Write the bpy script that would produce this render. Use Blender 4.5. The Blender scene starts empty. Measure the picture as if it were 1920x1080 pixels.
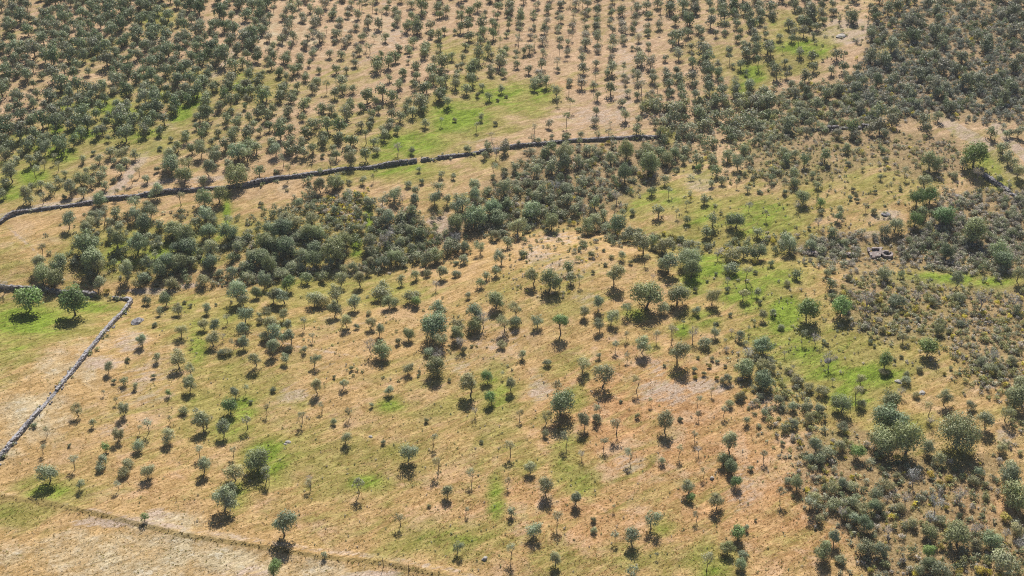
import bpy, math, random
import numpy as np
from mathutils import Vector

rng = np.random.default_rng(11)
random.seed(11)
SC = bpy.context.scene
COL = SC.collection

# ------------------------------------------------------------------ camera model
H0 = 140.0
PITCH = math.radians(32.0)
FPX = 2400.0
CP, SP = math.cos(PITCH), math.sin(PITCH)
SUN_EL, SUN_AZ = math.radians(41.0), math.radians(4.6)


def flat(px, py):
    px = np.asarray(px, float); py = np.asarray(py, float)
    a = (px - 960) / FPX; b = (540 - py) / FPX
    dx, dy, dz = a, CP + b * SP, -SP + b * CP
    t = H0 / -dz
    return np.stack([dx * t, dy * t], -1)


def seg_dist(P, poly):
    """distance of points P (n,2) to a polyline"""
    P = np.asarray(P, float); best = np.full(len(P), 1e9)
    for (a, b) in zip(poly[:-1], poly[1:]):
        a = np.asarray(a, float); b = np.asarray(b, float)
        ab = b - a; L = (ab * ab).sum() + 1e-9
        t = np.clip(((P - a) @ ab) / L, 0, 1)
        d = np.hypot(P[:, 0] - a[0] - t * ab[0], P[:, 1] - a[1] - t * ab[1])
        best = np.minimum(best, d)
    return best


def inside(P, poly):
    P = np.asarray(P, float); x, y = P[:, 0], P[:, 1]
    c = np.zeros(len(P), bool); n = len(poly); j = n - 1
    for i in range(n):
        xi, yi = poly[i]; xj, yj = poly[j]
        if yi != yj:
            c ^= ((yi > y) != (yj > y)) & (x < (xj - xi) * (y - yi) / (yj - yi) + xi)
        j = i
    return c


# ------------------------------------------------------------------ terrain
STREAM = [(-200, 580), (60, 548), (200, 540), (330, 533), (480, 512), (640, 505), (760, 478), (900, 445), (1030, 418), (1120, 392),
          (1190, 355), (1260, 305), (1310, 265), (1380, 215), (1500, 150)]
BRANCH = [(1090, 415), (1200, 440), (1320, 465), (1480, 462), (1640, 478), (1800, 470), (2000, 440)]
BANK = [(-120, 905), (0, 931), (90, 943), (200, 968), (340, 1003), (480, 1024), (600, 1044), (720, 1056), (830, 1080), (960, 1115)]
STREAM_G = flat(*np.array(STREAM).T); BRANCH_G = flat(*np.array(BRANCH).T); BANK_G = flat(*np.array(BANK).T)
KNOLL = flat(1060, 500)


def terrain(x, y):
    x = np.asarray(x, float); y = np.asarray(y, float)
    P = np.stack([x.ravel(), y.ravel()], -1)
    z = np.zeros(len(P))
    r = np.hypot(P[:, 0], P[:, 1])
    near = r < 800
    if near.any():
        Q = P[near]
        d1 = seg_dist(Q, STREAM_G); d2 = seg_dist(Q, BRANCH_G); d3 = seg_dist(Q, BANK_G)
        zz = -2.2 * np.exp(-(d1 / 13) ** 2) - 1.3 * np.exp(-(d2 / 8) ** 2) + 0.24 * np.exp(-(d3 / 1.5) ** 2)
        zz += 0.9 * np.exp(-(((Q[:, 0] - KNOLL[0]) / 22) ** 2 + ((Q[:, 1] - KNOLL[1]) / 26) ** 2))
        zz += 0.35 * np.sin(Q[:, 0] * .11 + 1.3) * np.sin(Q[:, 1] * .09) + 0.12 * np.sin(Q[:, 0] * .41 + Q[:, 1] * .23) * np.sin(Q[:, 1] * .37 - 2)
        zz += 0.9 * np.sin(Q[:, 0] * .031 + .6) * np.cos(Q[:, 1] * .027 + .4)
        z[near] = zz * np.clip((800 - r[near]) / 250, 0, 1)
    z += 0.03 * np.clip(P[:, 1] - 250, 0, 400) + 6 * np.sin(P[:, 0] * .004 + 1) * np.clip((r - 600) / 800, 0, 1)
    return z.reshape(x.shape)


def ground(px, py, dz=0.0):
    """point on the terrain (raised by dz) met by the line of sight of a photo pixel"""
    px = np.asarray(px, float); py = np.asarray(py, float)
    a = (px - 960) / FPX; b = (540 - py) / FPX
    dx, dy, dw = a, CP + b * SP, -SP + b * CP
    t = (H0 - dz) / -dw
    for _ in range(14):
        z = terrain(dx * t, dy * t) + dz
        t = 0.35 * t + 0.65 * (H0 - z) / -dw
    return np.stack([dx * t, dy * t, terrain(dx * t, dy * t)], -1), t * np.sqrt(a * a + b * b + 1)


def project(X):
    X = np.asarray(X, float)
    rx, ry, rz = X[..., 0], X[..., 1], X[..., 2] - H0
    f = ry * CP - rz * SP; u = ry * SP + rz * CP
    f = np.maximum(f, 1.0)
    return 960 + FPX * rx / f, 540 - FPX * u / f, f


# ------------------------------------------------------------------ ground cover fields, in photo pixels
GREEN = [  # cx cy rx ry strength
    (60, 330, 45, 22, 1), (20, 360, 40, 18, .9), (110, 290, 40, 18, 1), (160, 250, 35, 16, 1), (215, 205, 45, 22, 1), (260, 215, 35, 18, .8),
    (340, 215, 26, 24, 1), (365, 185, 16, 22, .9), (105, 240, 18, 14, 1), (40, 255, 25, 12, .6), (130, 200, 25, 14, .7), (300, 178, 35, 16, .8),
    (120, 195, 10, 18, .9), (455, 160, 22, 20, 1), (370, 140, 20, 14, .5), (290, 35, 35, 18, .8), (175, 95, 60, 20, .3), (560, 160, 40, 20, .2),
    (770, 270, 80, 26, .95), (860, 222, 80, 34, 1), (945, 180, 80, 24, .85), (1010, 180, 36, 20, .9), (870, 165, 55, 22, .6), (720, 292, 40, 14, .8),
    (980, 205, 40, 18, .7), (840, 90, 30, 30, .35), (690, 240, 40, 40, .3), (750, 320, 95, 16, .8), (900, 305, 50, 12, .4), (640, 335, 30, 14, .5),
    (668, 462, 14, 26, 1), (690, 405, 10, 30, .9), (425, 400, 9, 45, 1), (300, 478, 55, 20, .8), (250, 470, 170, 46, .7), (560, 450, 110, 50, .5), (400, 450, 60, 50, .6), (980, 400, 120, 30, .3), (740, 460, 60, 40, .4), (280, 255, 60, 30, .7), (60, 270, 80, 20, .7), (480, 160, 60, 40, .5), (620, 230, 60, 40, .35), (370, 478, 50, 22, .7), (240, 520, 60, 10, .6),
    (60, 602, 120, 34, 1), (20, 655, 60, 40, .75), (165, 575, 50, 16, 1), (215, 580, 25, 14, .6), (0, 700, 40, 40, .5), (40, 480, 60, 40, .35),
    (350, 570, 50, 22, .6), (420, 590, 70, 40, .45), (370, 645, 22, 50, .8), (380, 760, 40, 40, .5), (450, 700, 60, 60, .5), (600, 540, 140, 34, .55),
    (730, 545, 90, 26, .5), (560, 610, 90, 24, .35), (455, 765, 30, 30, .9), (430, 800, 50, 40, .7), (500, 860, 50, 45, .9), (560, 850, 80, 35, .45),
    (640, 880, 90, 45, .4), (690, 905, 50, 18, .9), (740, 850, 40, 25, .5), (730, 760, 30, 15, .9), (830, 770, 70, 25, .35), (930, 735, 36, 45, .7),
    (90, 920, 60, 22, .8), (440, 930, 25, 30, .7), (780, 900, 40, 14, .4), (850, 1010, 130, 40, .5), (930, 935, 18, 45, .9), (870, 1010, 40, 14, .7),
    (985, 870, 40, 40, .4), (1060, 860, 30, 55, .6), (1090, 910, 30, 30, .7), (1330, 1060, 45, 30, .9), (1200, 1050, 60, 30, .45), (1240, 990, 22, 14, .8),
    (1040, 1050, 60, 30, .4), (20, 965, 60, 26, .7), (1080, 745, 22, 22, .7), (1280, 620, 20, 14, .9), (1190, 590, 22, 12, .9), (1150, 600, 18, 12, .7),
    (1090, 690, 60, 30, .3), (1225, 655, 18, 14, .5), (1320, 600, 40, 24, .6), (1410, 555, 60, 36, .95), (1470, 590, 40, 50, 1), (1500, 640, 50, 45, .8),
    (1540, 690, 60, 40, .85), (1620, 705, 90, 30, 1), (1590, 740, 50, 34, .9), (1595, 650, 110, 50, .5), (1700, 690, 60, 30, .5), (1330, 500, 46, 30, 1),
    (1305, 530, 30, 24, 1), (1390, 520, 60, 30, .9), (1450, 520, 60, 30, .8), (1760, 522, 120, 18, 1), (1850, 530, 70, 20, .9), (1690, 800, 60, 25, .6),
    (1330, 410, 60, 40, .7), (1420, 410, 90, 46, .8), (1300, 450, 80, 20, .6), (1250, 370, 50, 30, .7), (1200, 380, 40, 30, .6), (1310, 330, 40, 30, .4),
    (1500, 330, 120, 60, .35), (1620, 330, 160, 50, .35), (1500, 90, 60, 18, 1), (1525, 100, 34, 12, 1), (1410, 140, 30, 24, 1), (1390, 165, 20, 20, .9),
    (1460, 45, 80, 30, .4), (1480, 120, 60, 20, .6), (1260, 255, 14, 20, .6), (1680, 90, 40, 14, .6), (1850, 310, 40, 24, .7), (1890, 350, 40, 20, .7),
    (1740, 430, 30, 14, .7), (1560, 480, 60, 12, .5), (1640, 465, 50, 10, .4), (1780, 860, 60, 25, .4), (1270, 700, 20, 14, .2), (1560, 820, 40, 20, .4),
    (880, 120, 60, 50, .25), (450, 740, 130, 130, .3), (930, 900, 110, 150, .22), (690, 860, 170, 60, .32), (360, 600, 110, 60, .35), (1540, 660, 160, 90, .55), (1420, 600, 60, 90, .5),
    (560, 690, 100, 40, .15), (1500, 760, 60, 60, .2), (1700, 640, 140, 100, .2), (1500, 380, 200, 70, .25), (40, 320, 120, 60, .6), (200, 230, 120, 60, .5), (400, 200, 120, 90, .25), (1380, 430, 140, 70, .5), (1050, 560, 120, 40, .15), (640, 130, 60, 40, .2), (1340, 90, 60, 50, .25)]
PALE = [(110, 700, 130, 60, .5), (60, 780, 80, 70, .62), (170, 640, 80, 40, .4), (10, 850, 40, 40, .5), (250, 1040, 260, 60, .62), (60, 1050, 90, 50, .5),
        (300, 980, 110, 26, .6), (540, 1060, 160, 30, .55), (430, 1050, 70, 30, .8), (340, 1020, 40, 30, .7), (480, 60, 70, 40, .5), (560, 60, 160, 50, .45), (720, 60, 60, 50, .4),
        (60, 450, 70, 30, .35), (520, 350, 70, 20, .3), (900, 30, 120, 30, .3), (1340, 830, 60, 60, .2)]
BARE = [(285, 546, 46, 6, 1), (345, 536, 30, 5, .7), (650, 508, 46, 5, .9), (560, 520, 60, 4, .6), (1050, 448, 50, 14, .5), (1010, 480, 40, 24, .5), (1060, 500, 70, 40, .4),
        (1310, 340, 28, 22, .8), (1260, 380, 20, 14, .6), (1250, 735, 60, 26, .6), (1320, 725, 60, 18, .6), (1390, 920, 30, 70, .45), (1180, 870, 40, 20, .5), (1230, 690, 40, 30, .35),
        (1010, 730, 24, 22, .7), (550, 745, 40, 22, .6), (620, 690, 40, 14, .3), (300, 700, 60, 60, .35), (250, 640, 34, 26, .6), (190, 680, 40, 14, .7), (270, 740, 50, 40, .45), (230, 790, 60, 40, .4),
        (240, 780, 40, 60, .35), (1100, 560, 30, 14, .5), (930, 640, 60, 60, .35), (860, 680, 40, 30, .4), (640, 600, 60, 30, .3), (1480, 690, 26, 40, .5), (1440, 760, 40, 30, .35),
        (1800, 372, 34, 10, 1), (1660, 403, 26, 10, .9), (1575, 66, 46, 14, 1.5), (1590, 44, 34, 8, 1.1), (1560, 40, 30, 10, .5), (1620, 60, 40, 20, .5), (830, 425, 34, 30, .7), (860, 215, 16, 5, 1.2),
        (862, 245, 16, 4, 1.2), (900, 265, 40, 12, .4), (1170, 140, 26, 160, .45), (1120, 220, 80, 26, .5), (1200, 100, 12, 120, .5), (740, 70, 30, 60, .4), (1850, 720, 50, 16, .4),
        (1640, 790, 20, 30, .3), (200, 920, 60, 14, .3), (470, 1000, 60, 12, .2), (1670, 680, 50, 20, .25), (290, 965, 40, 16, .5), (210, 980, 70, 10, .7), (1880, 820, 20, 16, .6),
        (470, 1075, 60, 20, .5), (700, 1078, 60, 8, .9), (1640, 440, 30, 8, .8)]
ORANGE = [(1200, 780, 230, 150, .9), (1050, 960, 260, 120, .75), (1350, 900, 160, 160, .85), (800, 940, 160, 80, .5), (1180, 660, 130, 60, .5), (1420, 760, 90, 60, .7),
          (1480, 960, 140, 120, .9), (300, 900, 150, 60, .5), (600, 760, 200, 90, .3), (330, 830, 130, 60, .35), (1640, 400, 130, 50, .5), (1060, 160, 60, 20, .6), (1090, 130, 80, 60, .35),
          (1680, 20, 60, 30, .9), (1740, 640, 70, 30, .5), (1830, 960, 80, 60, .8), (60, 980, 50, 14, .5), (940, 590, 90, 60, .35), (560, 960, 120, 60, .4), (1100, 720, 80, 60, .4)]
TRACKS = [([(-60, 425), (0, 408), (60, 392), (130, 380), (190, 372), (222, 352), (246, 322), (268, 298), (292, 268), (318, 236), (352, 196), (392, 150), (424, 118), (440, 96)], 5.5, 1.0),
          ([(230, 352), (330, 338), (420, 335)], 6, .5),
          ([(1770, 226), (1800, 246), (1842, 268), (1870, 300), (1905, 336), (1950, 372)], 9, 1.2), ([(1868, 236), (1895, 268), (1930, 300)], 7, 1.2),
          ([(1560, 62), (1530, 90), (1490, 122)], 8, .4), ([(0, 925), (90, 938), (200, 962), (340, 990), (480, 1012), (600, 1032), (720, 1044), (840, 1068), (960, 1100)], 5, .4),
          ([(20, 430), (60, 465), (75, 480)], 3, .5), ([(470, 625), (560, 650), (690, 672)], 2.5, .4), ([(270, 280), (230, 330)], 3, .5),
          ([(720, 1), (735, 60), (690, 110), (610, 150), (540, 190), (500, 240)], 6, .35)]


def blobs(px, py, L):
    v = np.zeros_like(px)
    for cx, cy, rx, ry, s in L:
        d = ((px - cx) / rx) ** 2 + ((py - cy) / ry) ** 2
        v = np.maximum(v, s * np.exp(-.7 * d ** 1.3))
    return v


def tracks(px, py):
    v = np.zeros_like(px); P = np.stack([px, py], -1)
    for poly, w, s in TRACKS:
        v = np.maximum(v, s * np.clip(1.6 - seg_dist(P, poly) / w, 0, 1))
    return v


def fields(px, py):
    bank = np.clip(1.5 - seg_dist(np.stack([px, py + 0], -1), BANK) / 5.0, 0, 1)
    return blobs(px, py, GREEN), blobs(px, py, PALE), np.maximum(blobs(px, py, BARE), tracks(px, py)), blobs(px, py, ORANGE), bank


# ------------------------------------------------------------------ helpers
def tag(o, label=None, cat=None, group=None, kind=None):
    if label: o['label'] = label
    if cat: o['category'] = cat
    if group: o['group'] = group
    if kind: o['kind'] = kind
    return o


def np_mesh(name, V, F, mats, attrs=None, smooth=False, mat_index=None):
    """V (n,3); F list of face index arrays, all of one size (m,k)"""
    me = bpy.data.meshes.new(name)
    V = np.ascontiguousarray(V, np.float32); F = np.ascontiguousarray(F, np.int32)
    k = F.shape[1]
    me.vertices.add(len(V)); me.vertices.foreach_set('co', V.ravel())
    me.loops.add(F.size); me.loops.foreach_set('vertex_index', F.ravel())
    me.polygons.add(len(F)); me.polygons.foreach_set('loop_start', np.arange(0, F.size, k, dtype=np.int32))
    me.polygons.foreach_set('use_smooth', np.full(len(F), smooth))
    for m in mats: me.materials.append(m)
    if mat_index is not None: me.polygons.foreach_set('material_index', np.asarray(mat_index, np.int32))
    me.update(calc_edges=True)
    for nm, (dom, typ, arr) in (attrs or {}).items():
        a = me.attributes.new(nm, typ, dom)
        a.data.foreach_set('color' if typ == 'FLOAT_COLOR' else 'value', np.ascontiguousarray(arr, np.float32).ravel())
    me.validate()
    return me


def link(name, me, parent=None):
    o = bpy.data.objects.new(name, me); COL.objects.link(o)
    if parent is not None: o.parent = parent
    return o


def empty(name, loc):
    o = bpy.data.objects.new(name, None); COL.objects.link(o); o.location = loc; o.empty_display_size = .3
    return o


# ------------------------------------------------------------------ materials
class NT:
    def __init__(s, name):
        s.m = bpy.data.materials.new(name); s.m.use_nodes = True
        s.t = s.m.node_tree; s.t.nodes.clear()
        s.out = s.n('ShaderNodeOutputMaterial')

    def n(s, typ, **kw):
        nd = s.t.nodes.new(typ)
        for k, v in kw.items():
            if k in nd.inputs.keys() if hasattr(nd.inputs, 'keys') else False: nd.inputs[k].default_value = v
            else: setattr(nd, k, v)
        return nd

    def l(s, a, b): s.t.links.new(a, b)

    def attr(s, name): return s.n('ShaderNodeAttribute', attribute_name=name)

    def noise(s, vec, scale, detail=4, rough=.6, dist=0):
        nd = s.n('ShaderNodeTexNoise'); nd.inputs['Scale'].default_value = scale; nd.inputs['Detail'].default_value = detail
        nd.inputs['Roughness'].default_value = rough; nd.inputs['Distortion'].default_value = dist
        if vec is not None: s.l(vec, nd.inputs['Vector'])
        return nd.outputs['Fac']

    def map(s, v, a, b, c=0., d=1.):
        nd = s.n('ShaderNodeMapRange'); nd.interpolation_type = 'SMOOTHSTEP'
        for k, x in zip(('From Min', 'From Max', 'To Min', 'To Max'), (a, b, c, d)): nd.inputs[k].default_value = x
        s.l(v, nd.inputs['Value']); return nd.outputs['Result']

    def math(s, op, a, b=None):
        nd = s.n('ShaderNodeMath', operation=op)
        for i, x in enumerate((a, b)):
            if x is None: continue
            if isinstance(x, (int, float)): nd.inputs[i].default_value = x
            else: s.l(x, nd.inputs[i])
        return nd.outputs[0]

    def mix(s, f, a, b, typ='MIX'):
        nd = s.n('ShaderNodeMix', data_type='RGBA', blend_type=typ)
        if isinstance(f, (int, float)): nd.inputs[0].default_value = f
        else: s.l(f, nd.inputs[0])
        for i, x in ((6, a), (7, b)):
            if isinstance(x, tuple): nd.inputs[i].default_value = (*x, 1)
            else: s.l(x, nd.inputs[i])
        return nd.outputs[2]

    def bsdf(s, col, rough=.9, spec=.2, normal=None):
        b = s.n('ShaderNodeBsdfPrincipled'); b.inputs['Roughness'].default_value = rough; b.inputs['Specular IOR Level'].default_value = spec
        if isinstance(col, tuple): b.inputs['Base Color'].default_value = (*col, 1)
        else: s.l(col, b.inputs['Base Color'])
        if normal is not None: s.l(normal, b.inputs['Normal'])
        return b

    def bump(s, h, strength, dist):
        b = s.n('ShaderNodeBump'); b.inputs['Strength'].default_value = strength; b.inputs['Distance'].default_value = dist
        s.l(h, b.inputs['Height']); return b.outputs['Normal']


def leaf_material(name, source):
    t = NT(name)
    if source == 'object':
        oi = t.n('ShaderNodeObjectInfo'); base = oi.outputs['Color']
    else:
        base = t.attr('tint').outputs['Color']
    v = t.attr('leaf').outputs['Fac']
    hs = t.n('ShaderNodeHueSaturation'); hs.inputs['Saturation'].default_value = 1.0
    t.l(base, hs.inputs['Color']); t.l(t.map(v, 0, 1, .6, 1.5), hs.inputs['Value'])
    t.l(t.map(v, 0, 1, .485, .51), hs.inputs['Hue'])
    b = t.bsdf(hs.outputs['Color'], .55, .35)
    tr = t.n('ShaderNodeBsdfTranslucent')
    t.l(t.mix(.5, hs.outputs['Color'], t.mix(1.0, hs.outputs['Color'], (1.3, 1.5, .6), 'MULTIPLY')), tr.inputs['Color'])
    mx = t.n('ShaderNodeMixShader'); mx.inputs[0].default_value = .17
    t.l(b.outputs[0], mx.inputs[1]); t.l(tr.outputs[0], mx.inputs[2]); t.l(mx.outputs[0], t.out.inputs[0])
    return t.m


M_LEAF = leaf_material('leaf', 'object')
M_LEAFS = leaf_material('leaf_mass', 'tint')


def bark_material():
    t = NT('bark'); p = t.n('ShaderNodeTexCoord').outputs['Object']
    c = t.mix(t.noise(p, 9, 5), (.10, .082, .07), (.21, .18, .155))
    t.l(t.bsdf(c, .95, .1).outputs[0], t.out.inputs[0]); return t.m


M_BARK = bark_material()


def twig_material():
    t = NT('bare_twigs'); p = t.n('ShaderNodeTexCoord').outputs['Object']
    c = t.mix(t.noise(p, 5, 3), (.25, .22, .23), (.42, .39, .40))
    t.l(t.bsdf(c, .9, .1).outputs[0], t.out.inputs[0]); return t.m


M_TWIG = twig_material()


def stone_material(name, a, b, lich=(.46, .44, .42)):
    t = NT(name); p = t.n('ShaderNodeTexCoord').outputs['Object']
    c = t.mix(t.map(t.attr('leaf').outputs['Fac'], 0, 1), a, b)
    c = t.mix(t.map(t.noise(p, 2.3, 5), .52, .66), c, lich)
    c = t.mix(t.map(t.noise(p, 7, 5), .55, .7, 0, .6), c, (.07, .065, .06))
    t.l(t.bsdf(c, .95, .15, t.bump(t.noise(p, 9, 6), .5, .08)).outputs[0], t.out.inputs[0]); return t.m


M_STONE = stone_material('wall_stone', (.15, .14, .15), (.36, .34, .36))
M_STONE_PALE = stone_material('pale_wall_stone', (.24, .225, .235), (.48, .46, .48), (.55, .53, .52))
M_PALE = stone_material('pale_rock', (.36, .33, .30), (.52, .49, .45), (.58, .55, .50))
M_RUIN = stone_material('ruin_stone', (.27, .22, .21), (.42, .35, .33))


def water_material():
    t = NT('dark_water'); t.l(t.bsdf((.008, .010, .010), .12, .5).outputs[0], t.out.inputs[0]); return t.m


M_WATER = water_material()


def wood_material():
    t = NT('weathered_wood'); p = t.n('ShaderNodeTexCoord').outputs['Object']
    t.l(t.bsdf(t.mix(t.noise(p, 12, 4), (.09, .075, .06), (.2, .18, .155)), .9, .1).outputs[0], t.out.inputs[0]); return t.m


M_WOOD = wood_material()
# ------------------------------------------------------------------ ground
def ground_material():
    t = NT('meadow_ground')
    p = t.n('ShaderNodeTexCoord').outputs['Object']
    # streaks: grass combed by wind and grazing, stretched along one diagonal
    mp = t.n('ShaderNodeMapping', vector_type='TEXTURE'); mp.inputs['Rotation'].default_value = (0, 0, math.radians(34)); mp.inputs['Scale'].default_value = (2.1, .72, 1)
    t.l(p, mp.inputs['Vector']); q = mp.outputs['Vector']
    nb = t.noise(p, .035, 4, .6); nm = t.noise(p, .16, 6, .65, .6); nf = t.noise(q, .62, 7, .74, 1.0); ns = t.noise(p, 2.6, 4, .7); nk = t.math('ADD', t.math('MULTIPLY', t.noise(q, 2.2, 6, .8, .6), .6), t.math('MULTIPLY', t.noise(p, 4.6, 3, .75), .4))
    straw = t.mix(t.map(nf, .34, .68), (.40, .265, .11), (.72, .50, .26))
    straw = t.mix(t.map(nm, .46, .66, 0, .55), straw, (.64, .45, .29))
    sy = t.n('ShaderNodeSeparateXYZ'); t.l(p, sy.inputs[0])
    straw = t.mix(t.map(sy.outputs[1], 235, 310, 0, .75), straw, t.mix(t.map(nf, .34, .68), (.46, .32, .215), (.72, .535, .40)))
    orange = t.mix(t.map(nf, .33, .68), (.42, .235, .105), (.76, .47, .255))
    orange = t.mix(t.map(nm, .48, .66, 0, .8), orange, (.68, .49, .33))
    pale = t.mix(t.map(nf, .36, .66), (.44, .35, .21), (.76, .66, .46))
    white = t.map(t.noise(p, .5, 6, .75), .50, .64)
    pale = t.mix(white, pale, (.66, .61, .49))
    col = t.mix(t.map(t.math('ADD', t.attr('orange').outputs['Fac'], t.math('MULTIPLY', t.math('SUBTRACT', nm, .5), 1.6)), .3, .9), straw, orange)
    col = t.mix(t.map(t.math('ADD', t.attr('pale').outputs['Fac'], t.math('MULTIPLY', t.math('SUBTRACT', nm, .5), 1.4)), .25, .8), col, pale)
    soil = t.mix(t.map(ns, .35, .65), (.46, .35, .275), (.68, .56, .47))
    bare = t.math('ADD', t.attr('bare').outputs['Fac'], t.math('MULTIPLY', t.math('SUBTRACT', t.noise(q, .55, 6, .7, .5), .45), 1.8))
    col = t.mix(t.map(bare, .36, .72, 0, .9), col, soil)
    # green growth, ragged at its edges, plus a thin flush everywhere
    lush = t.mix(t.map(nf, .34, .68), (.125, .20, .022), (.33, .46, .065))
    olive = t.mix(t.map(nf, .34, .68), (.22, .215, .05), (.47, .43, .145))
    gsum = t.math('ADD', t.attr('green').outputs['Fac'], t.math('MULTIPLY', t.math('SUBTRACT', t.noise(q, .20, 7, .7, .8), .5), 1.9))
    gsum = t.math('SUBTRACT', gsum, t.math('MULTIPLY', t.attr('pale').outputs['Fac'], .55))
    col = t.mix(t.map(t.math('ADD', gsum, t.math('MULTIPLY', t.math('SUBTRACT', nb, .5), .8)), -.12, .5, 0, .85), col, olive)
    col = t.mix(t.map(gsum, .42, 1.05, 0, .94), col, lush)
    bank = t.mix(t.map(nf, .36, .64), (.19, .15, .055), (.38, .29, .12))
    col = t.mix(t.map(t.math('ADD', t.attr('bank').outputs['Fac'], t.math('SUBTRACT', nm, .5)), .3, .75, 0, .7), col, bank)
    litter = t.mix(t.map(ns, .4, .62), (.20, .155, .09), (.44, .34, .20))
    col = t.mix(t.map(t.math('ADD', t.attr('scrub').outputs['Fac'], t.math('MULTIPLY', t.math('SUBTRACT', nm, .5), 1.2)), .3, .9, 0, .6), col, litter)
    col = t.mix(t.map(t.noise(q, 2.0, 5, .75), .58, .74, 0, .35), col, (.14, .105, .055))
    col = t.mix(t.map(nk, .38, .62), t.mix(1.0, col, (.62, .59, .53), 'MULTIPLY'), t.mix(1.0, col, (1.2, 1.18, 1.16), 'MULTIPLY'))
    h = t.math('ADD', t.math('MULTIPLY', nf, 1.0), t.math('MULTIPLY', nk, .6))
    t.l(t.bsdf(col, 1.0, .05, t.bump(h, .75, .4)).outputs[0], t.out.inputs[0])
    return t.m


SCRUB_POLYS = []   # filled by the planting data below


def build_ground():
    nth, nr = 1100, 600
    th = np.radians(np.linspace(-78, 78, nth))
    th = np.sign(th) * np.abs(th / th.max()) ** 1.9 * th.max()
    r = np.concatenate([np.linspace(4, 120, 24, endpoint=False), 120 * (470 / 120) ** np.linspace(0, 1, nr), 470 * (6000 / 470) ** (np.arange(1, 49) / 48)])
    R, T = np.meshgrid(r, th, indexing='ij')
    X = R * np.sin(T); Y = R * np.cos(T) - 2
    Z = terrain(X, Y)
    V = np.stack([X, Y, Z], -1).reshape(-1, 3)
    px, py, f = project(V)
    px = np.clip(px, -500, 2420); py = np.clip(py, -400, 1500)
    g, pa, ba, og, bk = fields(px, py)
    s = np.zeros(len(V))
    P = np.stack([px, py], -1)
    for poly in SCRUB_POLYS:
        s = np.maximum(s, np.where(inside(P, poly), 1.0, np.clip(1 - seg_dist(P, list(poly) + [poly[0]]) / 25, 0, 1) * .8))
    n0, n1 = len(r), nth
    idx = np.arange(n0 * n1).reshape(n0, n1)
    F = np.stack([idx[:-1, :-1], idx[:-1, 1:], idx[1:, 1:], idx[1:, :-1]], -1).reshape(-1, 4)[:, ::-1]
    me = np_mesh('meadow', V, F, [ground_material()], {k: ('POINT', 'FLOAT', v) for k, v in
                 dict(green=g, pale=pa, bare=ba, orange=og, bank=bk, scrub=s).items()}, smooth=True)
    tag(link('ground', me), kind='structure')
# ------------------------------------------------------------------ plant prototypes (unit crown width)
def quads(cent, nrm, size, r):
    """leaf sprays: one small diamond per centre, roughly facing nrm"""
    n = len(cent)
    nrm = nrm + np.array([0, 0, .35]) + r.normal(0, .33, (n, 3)); nrm /= np.linalg.norm(nrm, axis=1)[:, None] + 1e-9
    a = np.cross(nrm, r.normal(0, 1, (n, 3))); a /= np.linalg.norm(a, axis=1)[:, None] + 1e-9
    b = np.cross(nrm, a)
    s = (size * r.uniform(.6, 1.4, n))[:, None]
    k = r.uniform(.55, .9, n)[:, None]
    bend = nrm * s * .25
    V = np.stack([cent + a * s, cent + b * s * k + bend, cent - a * s, cent - b * s * k + bend], 1).reshape(-1, 3)
    F = np.arange(4 * n).reshape(n, 4)
    return V, F


def cloud(r, n, lobes, leaf, fill=.25, wisps=0):
    """leaf sprays on the skins of a set of lobes (cx,cy,cz,rad)"""
    L = np.array(lobes); w = L[:, 3] ** 2; pick = r.choice(len(L), n, p=w / w.sum())
    d = r.normal(0, 1, (n, 3)); d[:, 2] = d[:, 2] * .9 + .18; d /= np.linalg.norm(d, axis=1)[:, None]
    rad = L[pick, 3] * np.where(r.random(n) < fill, r.uniform(.3, .9, n), r.uniform(.86, 1.12, n))
    c = L[pick, :3] + d * rad[:, None]
    if wisps:
        m = r.random(n) < wisps; c[m] += d[m] * (L[pick[m], 3] * r.uniform(.1, .45, m.sum()))[:, None]
    V, F = quads(c, d, np.full(n, leaf), r)
    lobe_tone = r.uniform(.2, .8, len(L))
    tone = np.clip(lobe_tone[pick] * .55 + r.random(n) * .45, 0, 1)
    return V, F, tone


def lobeset(r, k, cz, rx, rz, lr, flat_=0.0, core=True):
    out = []
    if core: out.append((0, 0, cz, min(rx, rz) * .62))
    for i in range(k):
        z = r.uniform(-.75, 1); a = i * 2.39996 + r.uniform(-.6, .6); q = math.sqrt(max(0, 1 - z * z)); s = r.uniform(.5, .82)
        out.append((math.cos(a) * q * rx * s, math.sin(a) * q * rx * s, cz + z * rz * s * (.8 if z < 0 else 1), lr * r.uniform(.7, 1.25)))
    return out


def tube(path, rad, sides=6):
    path = np.array(path, float); n = len(path); V = []; F = []
    for i in range(n):
        d = path[min(i + 1, n - 1)] - path[max(i - 1, 0)]; d /= np.linalg.norm(d) + 1e-9
        a = np.cross(d, (0.3, 1, .2)); a /= np.linalg.norm(a) + 1e-9; b = np.cross(d, a)
        for k in range(sides):
            t = 2 * math.pi * k / sides; V.append(path[i] + (a * math.cos(t) + b * math.sin(t)) * rad[i])
    for i in range(n - 1):
        for k in range(sides):
            F.append((i * sides + k, i * sides + (k + 1) % sides, (i + 1) * sides + (k + 1) % sides, (i + 1) * sides + k))
    return np.array(V), np.array(F)


def joinp(parts):
    V = []; F = []; o = 0
    for v, f in parts:
        V.append(v); F.append(f + o); o += len(v)
    return np.concatenate(V), np.concatenate(F)


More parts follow.
